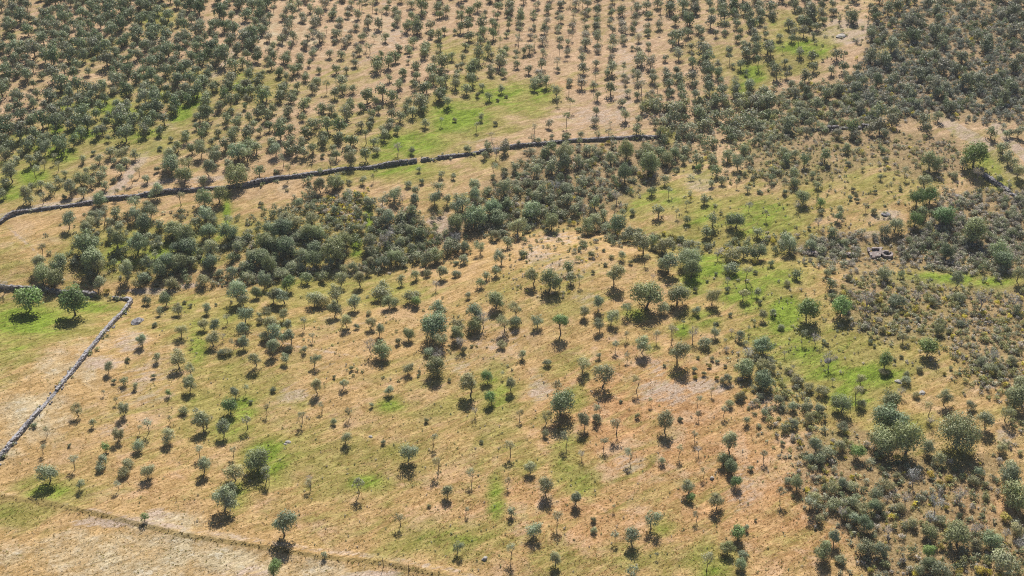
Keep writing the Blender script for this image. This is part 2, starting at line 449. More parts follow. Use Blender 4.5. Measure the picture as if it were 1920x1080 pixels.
def trunk(r, fork, top, spread, rad, limbs=4, lean=.08, twigs=0):
    lx, ly = r.uniform(-lean, lean, 2)
    base = [(0, 0, -.12), (lx * .2, ly * .2, fork * .3), (lx * .9 + r.uniform(-.03, .03), ly * .8, fork * .7), (lx, ly, fork)]
    parts = [tube(base, [rad * 1.5, rad * 1.05, rad * .9, rad * .85], 7)]
    for i in range(limbs):
        a = 2 * math.pi * (i + r.uniform(-.25, .25)) / limbs; s = spread * r.uniform(.55, 1)
        ex, ey, ez = math.cos(a) * s, math.sin(a) * s, fork + (top - fork) * r.uniform(.55, 1)
        mid = (lx + ex * .35, ly + ey * .35, fork + (ez - fork) * .55)
        pts = [(lx, ly, fork - .03), mid, (lx + ex, ly + ey, ez)]
        parts.append(tube(pts, [rad * .65, rad * .42, rad * .12], 5))
        for k in range(twigs):
            t = r.uniform(.35, 1); st = np.array(mid) * (1 - t) + np.array(pts[2]) * t
            e = st + np.array([math.cos(a), math.sin(a), .0]) * r.uniform(0, .2) + r.normal(0, .12, 3) + (0, 0, r.uniform(.02, .16))
            parts.append(tube([st, (st + e) / 2 + r.normal(0, .015, 3), e], [rad * .2, rad * .14, rad * .05], 3))
    return joinp(parts)


PROTO = {}
HC = {'O': .62, 'D': .54, 'S': 1.12, 'G': .60, 'C': .75, 'N': .80, 'B': .40, 'K': .38, 'P': .92, 'W': .50, 'F': .54}


def leafmesh(name, V, F, tone):
    return np_mesh(name, V, F, [M_LEAF], {'leaf': ('FACE', 'FLOAT', tone)})


def make_protos():
    for kind, nv in (('O', 10), ('D', 7), ('F', 3), ('S', 6), ('G', 4), ('C', 4), ('N', 5), ('B', 6), ('K', 4), ('P', 1), ('W', 2)):
        for v in range(nv):
            r = np.random.default_rng(1000 + ord(kind) * 31 + v)
            tr = None
            if kind == 'O':
                k = r.uniform(.55, 1.1); L = lobeset(r, int(r.integers(8, 17)), .64, .48, .52, .185, core=k > .75); c = cloud(r, int(2150 * k), L, .030, .4, .32); tr = trunk(r, .3, .95, .36, .034, 5, .14)
            elif kind == 'P':
                L = lobeset(r, 16, .95, .44, .36, .19); c = cloud(r, 2400, L, .029, .4, .05); tr = trunk(r, .55, 1.1, .3, .035, 4)
            elif kind in 'DF':
                L = lobeset(r, 22, .54, .48, .52, .21); c = cloud(r, 3200, L, .027, .4, .15); tr = trunk(r, .3, .9, .32, .038, 5)
            elif kind == 'W':
                L = lobeset(r, 40, .44, .50, .40, .15); c = cloud(r, 6500, L, .018, .4, .4); tr = trunk(r, .18, .7, .4, .03, 7)
            elif kind == 'G':
                L = lobeset(r, 18, .62, .47, .50, .20); c = cloud(r, 2000, L, .036, .35, .25); tr = trunk(r, .3, .95, .34, .034, 4)
            elif kind == 'S':
                L = lobeset(r, 9, 1.08, .44, .40, .18, core=False); c = cloud(r, 480, L, .036, .45, .4); tr = trunk(r, .66, 1.35, .36, .032, 4, .14, 5)
            elif kind == 'C':
                L = lobeset(r, 16, .78, .42, .76, .23); c = cloud(r, 1700, L, .042, .35, .15); tr = trunk(r, .25, 1.4, .2, .04, 4)
            elif kind == 'N':
                L = lobeset(r, 9, .84, .44, .40, .17, core=False); c = cloud(r, 420, L, .022, .5, .4); tr = trunk(r, .32, 1.18, .46, .028, 7, .1, 16)
            elif kind == 'B':
                L = lobeset(r, 14, .38, .44, .40, .18); c = cloud(r, 1500, L, .032, .4, .4)
            else:
                L = lobeset(r, 8, .36, .42, .38, .2); c = cloud(r, 650, L, .05, .4, .25)
            V, F, tone = c
            if kind in 'ODBGS': V[:, 0] *= r.uniform(.88, 1.18); V[:, 1] *= r.uniform(.88, 1.18); sh = r.uniform(-.14, .14, 2); V[:, 0] += sh[0] * V[:, 2]; V[:, 1] += sh[1] * V[:, 2]
            V[:, 2] = np.maximum(V[:, 2], -.03)
            V[:, 0] -= 0
            pc = leafmesh('crown', V, F, tone)
            pt = np_mesh('trunk', tr[0], tr[1], [M_TWIG if kind == 'N' else M_BARK], smooth=True) if tr else None
            PROTO.setdefault(kind, []).append((pc, pt))


# light versions for the masses
def light_proto(r, kind):
    if kind == 'tree':
        c = cloud(r, 460, lobeset(r, int(r.integers(6, 10)), .54, r.uniform(.36, .44), r.uniform(.36, .46), .26), .055, .3, .14); tr = tube([(0, 0, -.1), (.02, .01, .25), (0, 0, .6)], [.05, .036, .03], 5)
    elif kind == 'thin':
        c = cloud(r, 190, lobeset(r, 7, 1.0, .42, .36, .18, core=False), .046, .4, .3); tr = tube([(0, 0, -.1), (.03, .02, .5), (0, 0, 1.0)], [.034, .028, .02], 4)
    elif kind == 'bush':
        c = cloud(r, 220, lobeset(r, 8, .36, .44, .38, .2), .058, .3, .35); tr = None
    else:
        c = cloud(r, 46, lobeset(r, 4, .30, .40, .30, .24), .12, .3, .3); tr = None
    return c, tr


def mass(name, kinds, pos, scl, tint, which, var=12, seed=5):
    """one mesh holding every plant of a far or uncountable mass"""
    r = np.random.default_rng(seed)
    protos = {k: [light_proto(r, k) for _ in range(var)] for k in kinds}
    VV, FF, TT, CC, MI = [], [], [], [], []; off = 0
    pick = r.integers(0, var, len(pos)); ang = r.uniform(0, 6.283, len(pos))
    for k in kinds:
        for v in range(var):
            m = (which == k) & (pick == v)
            if not m.any(): continue
            (V, F, tone), tr = protos[k][v]
            nl = len(F)
            if tr is not None:
                F = np.concatenate([F, tr[1] + len(V)]); V = np.concatenate([V, tr[0]]); tone = np.concatenate([tone, np.full(len(tr[1]), .5)])
            ca, sa = np.cos(ang[m])[:, None], np.sin(ang[m])[:, None]; s = scl[m]
            X = V[None, :, 0] * ca - V[None, :, 1] * sa; Y = V[None, :, 0] * sa + V[None, :, 1] * ca
            W = np.stack([X * s[:, :1] + pos[m][:, :1], Y * s[:, :1] + pos[m][:, 1:2], np.broadcast_to(V[None, :, 2], X.shape) * s[:, 1:2] + pos[m][:, 2:3]], -1)
            n = m.sum()
            VV.append(W.reshape(-1, 3)); FF.append((F[None] + (np.arange(n) * len(V))[:, None, None] + off).reshape(-1, 4)); off += n * len(V)
            TT.append(np.tile(tone, n))
            C = np.repeat(tint[m], len(F), 0); CC.append(np.concatenate([C, np.ones((len(C), 1))], 1))
            MI.append(np.tile(np.r_[np.zeros(nl), np.ones(len(F) - nl)], n))
    me = np_mesh(name, np.concatenate(VV), np.concatenate(FF), [M_LEAFS, M_BARK], {'leaf': ('FACE', 'FLOAT', np.concatenate(TT)),
                 'tint': ('FACE', 'FLOAT_COLOR', np.concatenate(CC))}, mat_index=np.concatenate(MI))
    return link(name, me)
# ------------------------------------------------------------------ surveyed plants: photo x, y of the crown's middle and its width
PLANTS = {
'O': """1002,155,22 902,218,14 797,228,18 840,188,20 875,165,20 825,150,22 812,143,20 940,165,16 905,160,15 773,205,22 750,215,20 720,250,20 700,262,20
90,882,40 148,908,18 221,816,24 275,882,28 312,815,28 381,869,31 440,883,36 418,935,44 437,917,24 380,792,30 418,805,27
531,983,44 647,820,20 764,848,34 858,1027,22 1022,909,32 1001,993,28 1184,1003,30 1222,975,34 1242,863,15 1370,832,36 1292,913,26 1345,940,29
995,874,23 299,582,16 334,578,22 338,620,23 265,637,20 334,675,29 293,668,17 202,690,18 230,712,17 253,722,14 358,693,21 354,720,24 145,768,25 174,792,15
231,768,24 441,735,18 386,788,30 382,606,21 400,612,22 398,635,26 386,578,18 458,590,30 458,617,25 455,642,21 480,672,26 447,548,36 455,563,24
532,552,32 512,552,28 501,585,19 530,591,19 485,588,13 540,610,22 505,610,32 512,625,32 545,632,24 530,633,20 510,652,28 536,670,20 589,676,21 594,726,24
644,717,18 729,729,18 765,691,20 650,602,22 694,605,21 711,618,20 665,565,26 626,580,26 588,555,30 632,550,32 820,580,28 827,635,30 860,607,25 892,585,30
946,605,28 882,720,39 957,720,22 968,578,26 1008,600,22 1095,581,23 1125,610,21 1146,594,25 1175,577,22 1336,556,29 1395,548,22 1420,548,16 1431,589,18
1341,622,19 979,662,17 1092,680,31 1204,647,28 1271,662,36 1130,705,42 1025,783,22 1097,790,26 1247,793,31 1695,630,20 1615,712,18 1772,745,28 1851,785,34
1887,775,28 1885,880,40 1900,902,44 1532,832,30 1525,936,26
8,282,26 38,284,15 23,306,20 29,294,17 55,300,20 71,290,21 82,276,24 155,296,15 185,295,18 205,282,22 227,285,26 252,287,20 212,301,14 236,301,18 175,314,16
195,315,18 226,316,20 185,326,22 160,320,15 169,340,20 122,324,14 109,336,19 75,344,18 58,345,14 93,350,23 130,352,24 155,360,20 196,345,19 45,364,26 55,372,20
275,332,19 325,279,18 292,354,25 350,307,28 322,295,30 390,315,28 379,337,20 400,292,24 405,279,22 375,280,24 427,302,22 462,285,26 20,324,30 8,340,22 5,361,18
252,400,24 217,395,22 250,376,28 280,395,30 127,415,26 172,402,18 162,415,24 160,432,24 224,425,22 297,420,20 205,435,20 277,440,18 366,417,20 385,402,28 400,412,24
397,465,30 360,485,22 180,500,28 237,505,30 275,495,24 72,492,28 182,531,26 432,512,24 445,460,22 475,480,24
516,277,24 542,282,16 569,281,22 661,285,17 655,299,24 600,347,24 680,335,16 827,325,14 780,357,18 822,347,22 815,370,24 739,365,24 890,347,24 890,365,24 867,375,28
855,387,26 947,352,28 712,395,20 730,407,24 752,400,22 692,450,26 780,477,22 797,490,26 757,485,20 900,462,24 952,452,22 940,482,26 869,482,20 827,510,24 780,512,20
752,525,18 675,525,24 637,525,26 607,515,20 912,515,18 582,407,28 550,415,24 565,480,24 495,527,26
1007,317,22 1052,285,34 1055,302,28 1085,300,20 1105,300,18 1212,280,26 1085,352,16 970,422,34 1117,415,28 1130,400,22 1207,455,36 1252,457,34 1235,392,24 1247,335,20
1307,297,22 1335,297,20 1365,287,24 1385,302,26 1407,297,18 1335,342,15 1354,335,17 1402,352,14 1321,370,20 1337,412,22 1421,430,22 1395,470,24 1255,490,34 1167,477,18
1152,515,34 1070,520,20 1000,517,28 1472,282,20 1492,287,18 1490,325,24 1447,317,15 1536,345,16 1576,392,16 1482,455,32 1542,465,22 1737,337,28 1807,305,20 1892,292,24
1882,275,24 1910,317,26 1902,305,18 1660,510,26 1795,525,28 1910,512,28 1680,420,28 1035,312,24 1067,282,22 967,312,18 1015,355,22 1005,368,22 970,352,20 1065,370,22 1077,387,20
1145,295,24 1100,278,20 1285,280,20 1282,296,18 930,505,20 717,532,22 838,372,18""",
'D': """918,180,16 1024,152,22 745,242,16 735,180,22 482,860,46 1358,860,25 1372,874,27 1390,1058,22 1365,1025,26 1702,828,58 1657,825,50 1905,928,50 1495,905,26 1622,982,26 1797,1003,44 1860,1010,34 1545,1033,32 1742,1058,24
1744,998,28 310,560,26 480,548,20 715,655,32 730,565,26 812,612,46 765,627,22 820,687,34 857,626,24 890,606,27 930,562,34 968,602,21 1213,553,56 1271,552,36 1052,758,46
1395,687,34 1432,710,34 1432,645,34 1560,554,15 1761,617,22 1580,757,34 1672,750,42 1905,745,40 1665,782,50 1688,790,38 1588,962,22
118,275,24 150,335,27 185,371,26 344,330,30 320,310,30 442,328,40 445,280,34 382,370,30 410,365,28 269,420,28 322,427,30 160,452,46 219,450,30 257,455,34 350,442,38 390,432,28
425,435,30 355,462,34 392,490,26 312,490,28 335,490,30 300,505,30 175,482,46 110,492,32 78,515,36 100,522,32 435,480,18 486,320,22 630,289,19 686,290,24 627,340,28
890,402,42 857,415,30 925,390,30 930,405,30 952,380,24 772,395,22 788,435,24 740,482,25 815,477,26 575,520,24 535,427,30 510,430,34 577,435,30 595,435,26 495,450,30 512,457,30
537,460,34 587,485,28 625,467,40 645,450,28 490,480,34 505,497,30 902,530,18 1022,285,20 1175,282,30 1217,307,40 1172,325,30 1235,285,24 1250,297,26 1267,287,22 1115,380,24 997,390,34
1035,415,28 1102,425,28 1155,422,36 1222,452,24 1222,357,20 1345,320,24 1395,280,20 1289,410,15 1381,412,30 1325,430,24 1422,472,28 1297,505,32 1065,502,22 1032,525,34
1475,295,22 1509,301,22 1490,342,18 1447,332,15 1547,292,24 1507,370,26 1572,405,18 1560,435,24 1654,280,14 1745,302,32 1727,397,24 1826,432,42 1877,470,38 1885,487,34
1775,470,30 1690,515,14 1495,512,20 1557,530,20 1445,492,14 1875,336,16 1587,277,17 1640,950,24""",
'F': "1720,372,30 1745,365,30 1717,412,26 1772,402,38 1830,287,52",
'W': "1800,806,84 1293,479,46",
'P': "1052,602,30",
'G': """197,838,18 270,969,17 512,1065,28 1296,930,17 1380,900,22 1385,997,26 1610,848,24 1742,1033,22 52,557,46 136,566,48 316,736,14 430,762,28 914,706,23 921,745,24 1514,580,36 1578,575,34
1741,650,34 782,562,20 537,530,28 1310,312,14 1540,379,18 1587,572,18 1660,675,28""",
'S': """827,222,11 893,232,13 85,803,16 78,838,15 136,860,22 220,904,16 372,843,17 436,842,16 497,883,22 503,897,15 580,903,18 672,902,26 812,820,17 821,865,22 884,888,20 874,953,12 750,968,20 958,1030,22 952,902,15
957,834,22 1045,967,24 1154,1000,18 1132,826,17 1182,848,21 1274,842,17 1304,813,15 1434,848,17 1320,883,13 1307,963,16 1232,1038,10 1327,1048,26 1185,1074,26 1062,818,22 1465,920,22
1520,938,24 359,638,10 331,655,14 194,733,9 217,748,10 276,790,22 460,725,14 462,784,22 367,768,14 318,783,11 260,801,12 425,592,14 437,640,14 570,600,16 585,628,13 499,765,14 565,777,18 655,768,16
603,757,14 942,697,11 1175,622,14 1231,626,16 1262,612,26 1362,637,10 1405,612,9 1282,602,9 1154,642,17 1177,665,12 1045,720,21 974,775,15 1194,715,20 1122,768,20 1157,790,26 1221,750,11
1309,748,14 1358,765,16 1335,730,12 1506,625,18 1607,732,22 1744,762,20 1562,710,10 1690,1028,16 81,304,14 103,291,12 107,307,13 78,365,16 217,359,13 232,350,9 246,330,14 259,317,14 460,317,18
64,317,18 192,402,20 337,367,18 427,410,22 77,465,18 541,314,18 530,295,16 620,301,18 699,331,10 927,312,16 717,375,18 790,412,20 1152,390,14 1382,342,10 1255,355,14 1295,360,12 1287,380,11
1269,395,11 1437,400,12 1400,507,22 1210,482,14 1087,520,14 1471,345,11 1659,317,9 1699,317,16 1670,344,9 1624,382,12 1150,950,9 1310,775,12""",
'C': """608,1038,14 838,920,19 959,957,18 1080,934,20 1042,1048,20 1565,1007,23 570,652,13 697,757,10 877,550,13 1122,568,21 1124,665,11 1400,785,15 1436,770,17 1450,583,13 786,315,11 850,327,12
625,390,17 1168,395,14 1652,330,11 1524,325,13 187,872,17""",
'N': """580,896,13 1090,850,16 1310,843,15 1715,892,30 1700,932,23 1757,940,32 1745,970,26 1802,930,28 1832,993,22 1912,1020,26 1888,1000,18 418,630,13 695,648,25 822,667,27 862,642,20 907,597,25 890,770,15
1300,622,24 1372,620,11 1625,562,32 1720,555,24 1842,557,34 1902,560,28 1531,632,20 1556,670,27 1690,732,18 1745,787,18 1865,665,24 1472,662,11 8,535,18 745,277,18 930,280,22 755,370,14 720,447,24
730,437,20 855,445,24 817,532,18 1042,345,20 1157,365,22 1347,472,20 1365,525,13 1225,517,12 1404,385,15 1494,385,14 1536,415,16 1835,322,24 1580,960,20 1402,657,24 1665,995,20 1487,687,11""",
'B': """190,866,22 257,835,28 230,885,25 240,868,20 719,828,12 1114,993,15 1398,990,13 1550,845,30 1535,858,28 1515,860,20 1576,835,26 1740,840,34 1880,838,26 1837,885,22 1828,900,22 1760,860,30
1682,892,18 1478,900,18 1537,972,22 1560,915,30 1580,905,26 1600,910,24 1565,945,28 1600,940,28 1640,926,28 1618,952,26 1602,970,26 1648,950,24 1688,950,24 1665,910,24 1832,1022,24 1910,995,30
1888,1055,56 1576,1047,24 1625,1025,40 1652,1030,34 1768,1068,38 1722,1070,24 1762,975,22 1710,980,24 1395,1038,18 290,607,13 343,768,20 413,660,14 425,658,18 487,600,15 540,652,16 511,730,12
495,630,22 625,790,15 605,562,30 718,547,36 772,555,30 691,585,13 798,605,20 805,657,20 940,645,18 1245,578,29 1305,582,18 1388,632,20 1320,642,24 1026,680,16 1120,785,18 1370,757,18 1430,682,26
1360,710,22 1389,740,24 1682,562,32 1750,565,18 1800,555,26 1655,617,15 1802,606,15 1657,697,18 1725,690,14 1699,712,20 1615,757,22 1717,740,13 1822,760,20 1915,715,30 1840,675,20 1900,675,20 1860,688,26
1495,710,24 1517,725,20 1542,732,26 1462,750,22 1485,760,22 1515,762,22 1517,785,26 1538,765,20 1487,797,20 1580,800,22 1466,612,13 1447,690,18 1905,580,22 1022,812,18
270,520,26 257,532,20 322,530,30 382,525,28 412,510,20 772,282,16 877,279,18 600,320,12 765,345,16 777,374,18 712,415,20 767,430,18 770,462,20 790,460,16 750,452,22 717,490,26 695,470,24 697,492,20
847,460,38 930,440,22 857,512,16 800,512,18 535,405,26 582,387,22 565,440,24 587,460,26 620,490,24 545,500,24 565,500,20 525,512,26 662,500,22 645,505,20 690,510,18 677,427,18 690,377,18 560,380,20
985,327,12 992,340,14 1122,285,20 1060,350,20 987,427,20 1135,427,18 1182,440,34 1147,442,16 1186,397,16 1245,500,22 1370,477,30 1370,500,28 1095,455,16 1147,480,12 1522,460,24 1660,432,26 1790,327,18
1476,530,16 1552,512,18 1592,520,16 297,450,20 327,465,24 460,495,22 467,520,24 870,462,26 1237,464,22 1700,700,12 1340,606,8""",
'K': """853,224,10 929,231,10 949,180,9 933,187,8 896,178,11 130,835,8 804,949,8 903,828,9 1112,974,12 1408,878,12 1467,831,10 1417,975,7 213,715,10 288,705,11 239,674,12 276,563,18 346,566,10 357,573,9 470,753,9 65,797,10 627,707,8 659,690,11 786,697,8 799,788,11
746,640,14 669,612,12 870,656,14 884,648,7 843,712,8 1370,590,9 1363,543,11 1304,543,10 1345,606,8 1246,685,7 1164,752,8 1195,780,11 1276,785,11 1427,746,12 1335,672,10 1345,678,9 1302,693,11 1320,700,10 1309,670,8
1360,686,8 1800,965,12 1842,965,12 1852,1048,16 120,370,12 300,277,11 295,317,13 212,337,12 517,320,11 605,292,10 790,340,12 580,345,10 490,382,11 945,320,14 672,377,10 642,482,12 855,492,12 980,475,18
1110,477,14 1087,467,10 1112,510,8 1135,495,10 1182,492,10 1132,469,8 1270,317,11 1424,359,10 1417,510,10 1342,513,8 1326,527,7 1352,399,7 1662,299,10 1590,306,12 1599,355,10 1641,359,9 1605,367,10 1595,371,10
1608,375,10 1639,396,13 1472,360,13 1540,397,14 1517,427,9 1689,355,9 1837,356,11 1510,495,9 434,566,7 1425,566,10 1550,645,9 1640,648,8 1632,640,10 1545,640,10 1783,690,9 1690,668,9 1800,700,9 175,286,10 405,571,7""",
'Y': "1330,685,11 1304,706,10 1344,708,9 1395,735,14 1745,890,16 1765,905,18 1780,897,16 1650,856,15 1682,858,16 1775,952,10 1765,1025,14 1632,1070,12 1800,1072,16 1885,970,20 1840,1068,24 1648,562,16 1700,592,12 230,556,10 200,546,12 365,500,12 1771,700,8 1415,490,12 1260,445,16 1842,708,14 1860,700,12 1690,585,10",
}
TINT = {'O': (0.404, 0.429, 0.263), 'D': (0.299, 0.354, 0.192), 'W': (0.404, 0.453, 0.271), 'P': (0.280, 0.377, 0.129), 'G': (0.276, 0.391, 0.138), 'F': (0.219, 0.323, 0.119), 'S': (0.455, 0.453, 0.307), 'C': (0.366, 0.407, 0.263),
        'N': (0.618, 0.581, 0.569), 'B': (0.366, 0.385, 0.235), 'K': (0.249, 0.279, 0.156), 'Y': (.50, .41, .09)}

# thickets and heaths: polygon, clumps, height range in metres, tints
GREYG, LILAC, OLIVE, DARK, GOLD = (0.399, 0.403, 0.281), (0.540, 0.477, 0.425), (0.399, 0.397, 0.175), (0.231, 0.271, 0.145), (0.720, 0.609, 0.087)
HEATH_A = [(1560, 545), (1640, 515), (1780, 540), (1925, 545), (1925, 735), (1840, 715), (1760, 625), (1660, 640), (1590, 600)]
HEATH_B = [(1440, 245), (1600, 238), (1790, 262), (1800, 320), (1720, 330), (1640, 300), (1560, 330), (1450, 345), (1400, 300)]
CISTUS = [(1775, 372), (1925, 352), (1925, 505), (1850, 512), (1700, 500), (1600, 512), (1500, 480), (1480, 460), (1560, 445), (1700, 448)]
TOPSCRUB = [(1660, 0), (1925, 0), (1925, 225), (1790, 215), (1660, 225), (1560, 195), (1620, 110)]
STREAMSCRUB = [(1105, 415), (1200, 430), (1330, 455), (1480, 440), (1490, 475), (1300, 480), (1120, 455)]
GULLY_A = [(70, 535), (110, 440), (190, 395), (330, 400), (420, 395), (430, 500), (280, 530)]
GULLY_B = [(430, 440), (560, 370), (600, 350), (690, 360), (690, 400), (660, 470), (560, 515), (440, 525)]
BROOM = [(600, 368), (690, 356), (700, 380), (682, 420), (640, 428), (600, 415)]
GULLY_C = [(690, 400), (740, 370), (800, 440), (850, 470), (700, 505), (690, 460)]
GULLY_D = [(850, 420), (930, 330), (1010, 275), (1240, 265), (1300, 285), (1250, 320), (1160, 385), (1050, 405), (960, 430), (860, 440)]
WALLSIDE = [(1200, 195), (1260, 180), (1420, 190), (1450, 235), (1420, 260), (1300, 270), (1250, 258)]
MIDRIGHT = [(1400, 190), (1560, 150), (1650, 190), (1640, 235), (1500, 240), (1420, 260)]
KNOLLH = [(980, 450), (1050, 455), (1110, 445), (1135, 490), (1090, 530), (1050, 560), (940, 545), (920, 520)]
LOWRIGHT = [(1500, 830), (1600, 800), (1740, 870), (1870, 860), (1860, 960), (1925, 1000), (1925, 1090), (1640, 1090), (1600, 1000), (1500, 940)]
LOWRIGHT_B = [(1780, 700), (1850, 650), (1925, 700), (1925, 860), (1870, 830), (1900, 760), (1800, 740)]
SLOPE_R = [(1360, 620), (1450, 660), (1540, 760), (1560, 820), (1440, 830), (1400, 760)]
STREAMLINE = [(300, 540), (420, 512), (640, 500), (720, 480), (730, 495), (650, 520), (440, 535)]
HEATHS = [  # polygon, number, (min, max) size m, tints with weights
    (HEATH_A, 1250, (.5, 1.6), [(OLIVE, 5), (LILAC, 3), (GREYG, 4), (GOLD, .8)]), (HEATH_B, 620, (.55, 1.6), [(OLIVE, 4), (LILAC, 3), (GREYG, 2), (GOLD, .4)]),
    (CISTUS, 1250, (1.0, 2.3), [(GREYG, 4), (LILAC, 6), (DARK, 1)]), (TOPSCRUB, 2300, (1.0, 2.8), [((.30, .32, .27), 6), (LILAC, 5), (DARK, 2), (GOLD, .6)]),
    (STREAMSCRUB, 160, (.9, 2.2), [(GREYG, 3), (DARK, 3), (LILAC, 1), (GOLD, .7)]), (GULLY_A, 260, (.8, 2.4), [(DARK, 4), (GREYG, 3)]),
    (GULLY_B, 480, (.8, 2.6), [(DARK, 5), (GREYG, 4), (LILAC, 1)]), (BROOM, 190, (.6, 1.4), [(GOLD, 4), (OLIVE, 3), (LILAC, 2)]),
    (GULLY_C, 280, (.7, 2.3), [(DARK, 4), (GREYG, 4), (LILAC, 2), (GOLD, .5)]), (GULLY_D, 760, (.8, 2.7), [(GREYG, 5), (LILAC, 3), (DARK, 4), (GOLD, .6)]),
    (WALLSIDE, 210, (1.2, 4.6), [(DARK, 5), (GREYG, 5), (LILAC, 2), (OLIVE, 2)]), (MIDRIGHT, 560, (.8, 2.6), [(GREYG, 5), (DARK, 3), (OLIVE, 2), (GOLD, 1)]),
    (KNOLLH, 170, (.35, .9), [(LILAC, 4), (OLIVE, 3), (GOLD, 1.2)]), (LOWRIGHT, 620, (.5, 1.8), [(GREYG, 5), (LILAC, 3), (OLIVE, 3), (DARK, 2), (GOLD, .8)]),
    (LOWRIGHT_B, 110, (.6, 1.5), [(OLIVE, 4), (GREYG, 3), (LILAC, 2)]), (SLOPE_R, 200, (.5, 1.9), [(GREYG, 4), (OLIVE, 2), (LILAC, 1)]),
    (STREAMLINE, 150, (.7, 1.8), [(GREYG, 3), (DARK, 3), (LILAC, 1)]),
    ([(1420, 540), (1600, 600), (1780, 660), (1700, 720), (1500, 640)], 70, (.4, .9), [(LILAC, 3), (OLIVE, 3)]),
    ([(1500, 330), (1760, 310), (1800, 420), (1600, 430), (1480, 400)], 90, (.4, 1.0), [(LILAC, 3), (OLIVE, 3), (GREYG, 2)]),
    ([(1450, 0), (1650, 0), (1640, 60), (1560, 130), (1480, 60)], 110, (.5, 1.6), [(GREYG, 3), (OLIVE, 2), (DARK, 2)]),
    ([(1290, 330), (1440, 300), (1500, 350), (1760, 330), (1800, 420), (1640, 440), (1500, 450), (1330, 440), (1240, 400)], 300, (.3, 1.1), [(OLIVE, 4), (GREYG, 4), (LILAC, 2), (DARK, 2), (GOLD, .4)]),
    ([(1310, 480), (1560, 490), (1780, 520), (1600, 610), (1560, 700), (1440, 640), (1360, 560)], 230, (.3, 1.0), [(OLIVE, 3), (GREYG, 4), (LILAC, 2), (DARK, 2)]),
    ([(1250, 240), (1500, 240), (1480, 350), (1330, 330), (1260, 320)], 260, (.6, 2.0), [(GREYG, 5), (DARK, 3), (OLIVE, 2), (GOLD, .4)]),
    ([(560, 560), (960, 540), (960, 700), (700, 720), (420, 600)], 150, (.3, .9), [(OLIVE, 3), (GREYG, 4), (DARK, 3)]),
    ([(690, 420), (1000, 400), (1180, 400), (1130, 470), (900, 480), (740, 510)], 240, (.6, 1.9), [(GREYG, 5), (DARK, 4), (OLIVE, 2), (GOLD, .4)]),
    ([(1440, 820), (1520, 830), (1620, 1000), (1640, 1085), (1560, 1085), (1480, 930)], 90, (.5, 1.5), [(GREYG, 5), (LILAC, 2), (OLIVE, 2)]),
    ([(1925, 230), (2450, 230), (2450, 1080), (1925, 1080)], 1300, (.6, 2.6), [(GREYG, 5), (LILAC, 3), (OLIVE, 3), (DARK, 3), (GOLD, .5)]),
    ([(-480, 420), (-10, 420), (-10, 540), (-480, 540)], 120, (.8, 3.0), [(GREYG, 5), (DARK, 3)]),
    ([(1740, 330), (1900, 300), (1925, 370), (1780, 370)], 60, (.5, 1.4), [(GREYG, 3), (LILAC, 2), (OLIVE, 2)])]
SCRUB_POLYS += [HEATH_A, HEATH_B, CISTUS, TOPSCRUB, GULLY_D, LOWRIGHT, MIDRIGHT]

# orchard and oak wood on the far slope: polygon, keep probability, crown m (min, max), tint, thin share
MEADOW = [(690, 292), (760, 232), (850, 150), (900, 142), (1040, 160), (1040, 200), (960, 225), (900, 245), (880, 285), (760, 300)]
FAR = [
    ([(-520, 270), (-520, -40), (520, -40), (500, 60), (430, 110), (380, 170), (320, 235), (250, 250), (130, 270)], .93, (2.70, 3.69), (0.260, 0.308, 0.179), .0),
    ([(430, 110), (520, 60), (640, 150), (760, 160), (790, 270), (660, 290), (480, 275), (270, 275), (330, 235), (390, 165)], .80, (2.34, 3.33), (0.293, 0.327, 0.179), .05),
    ([(500, 60), (520, -40), (720, -40), (715, 60), (640, 150), (520, 110)], .72, (2.25, 3.15), (0.376, 0.386, 0.253), .2),
    ([(715, 60), (720, -40), (960, -40), (960, 130), (860, 150), (760, 230), (740, 150), (690, 110)], .74, (2.16, 3.33), (0.312, 0.347, 0.188), .1),
    ([(960, -40), (1240, -40), (1240, 170), (1040, 165), (960, 130)], .70, (1.98, 2.97), (0.384, 0.386, 0.262), .3),
    ([(1040, 165), (1240, 165), (1240, 250), (890, 285), (900, 245), (960, 225), (1040, 200)], .52, (1.80, 2.70), (0.364, 0.377, 0.235), .3),
    ([(1240, -40), (1480, -40), (1440, 60), (1400, 190), (1250, 180)], .76, (2.25, 3.51), (0.300, 0.338, 0.216), .1),
    ([(1480, -40), (1700, -40), (1660, 110), (1560, 190), (1400, 190), (1450, 60)], .55, (2.34, 3.78), (0.293, 0.317, 0.198), .1),
    ([(1660, -40), (2460, -40), (2460, 230), (1560, 190)], .3, (2.52, 3.96), (0.271, 0.297, 0.198), .05),
    ([(1400, 190), (1660, 180), (1900, 240), (1780, 245), (1500, 245)], .35, (2.16, 3.42), (0.312, 0.338, 0.207), .05),
    ([(1870, 235), (1925, 235), (1925, 300), (1880, 270)], .9, (2.34, 3.06), (0.312, 0.358, 0.207), 0)]
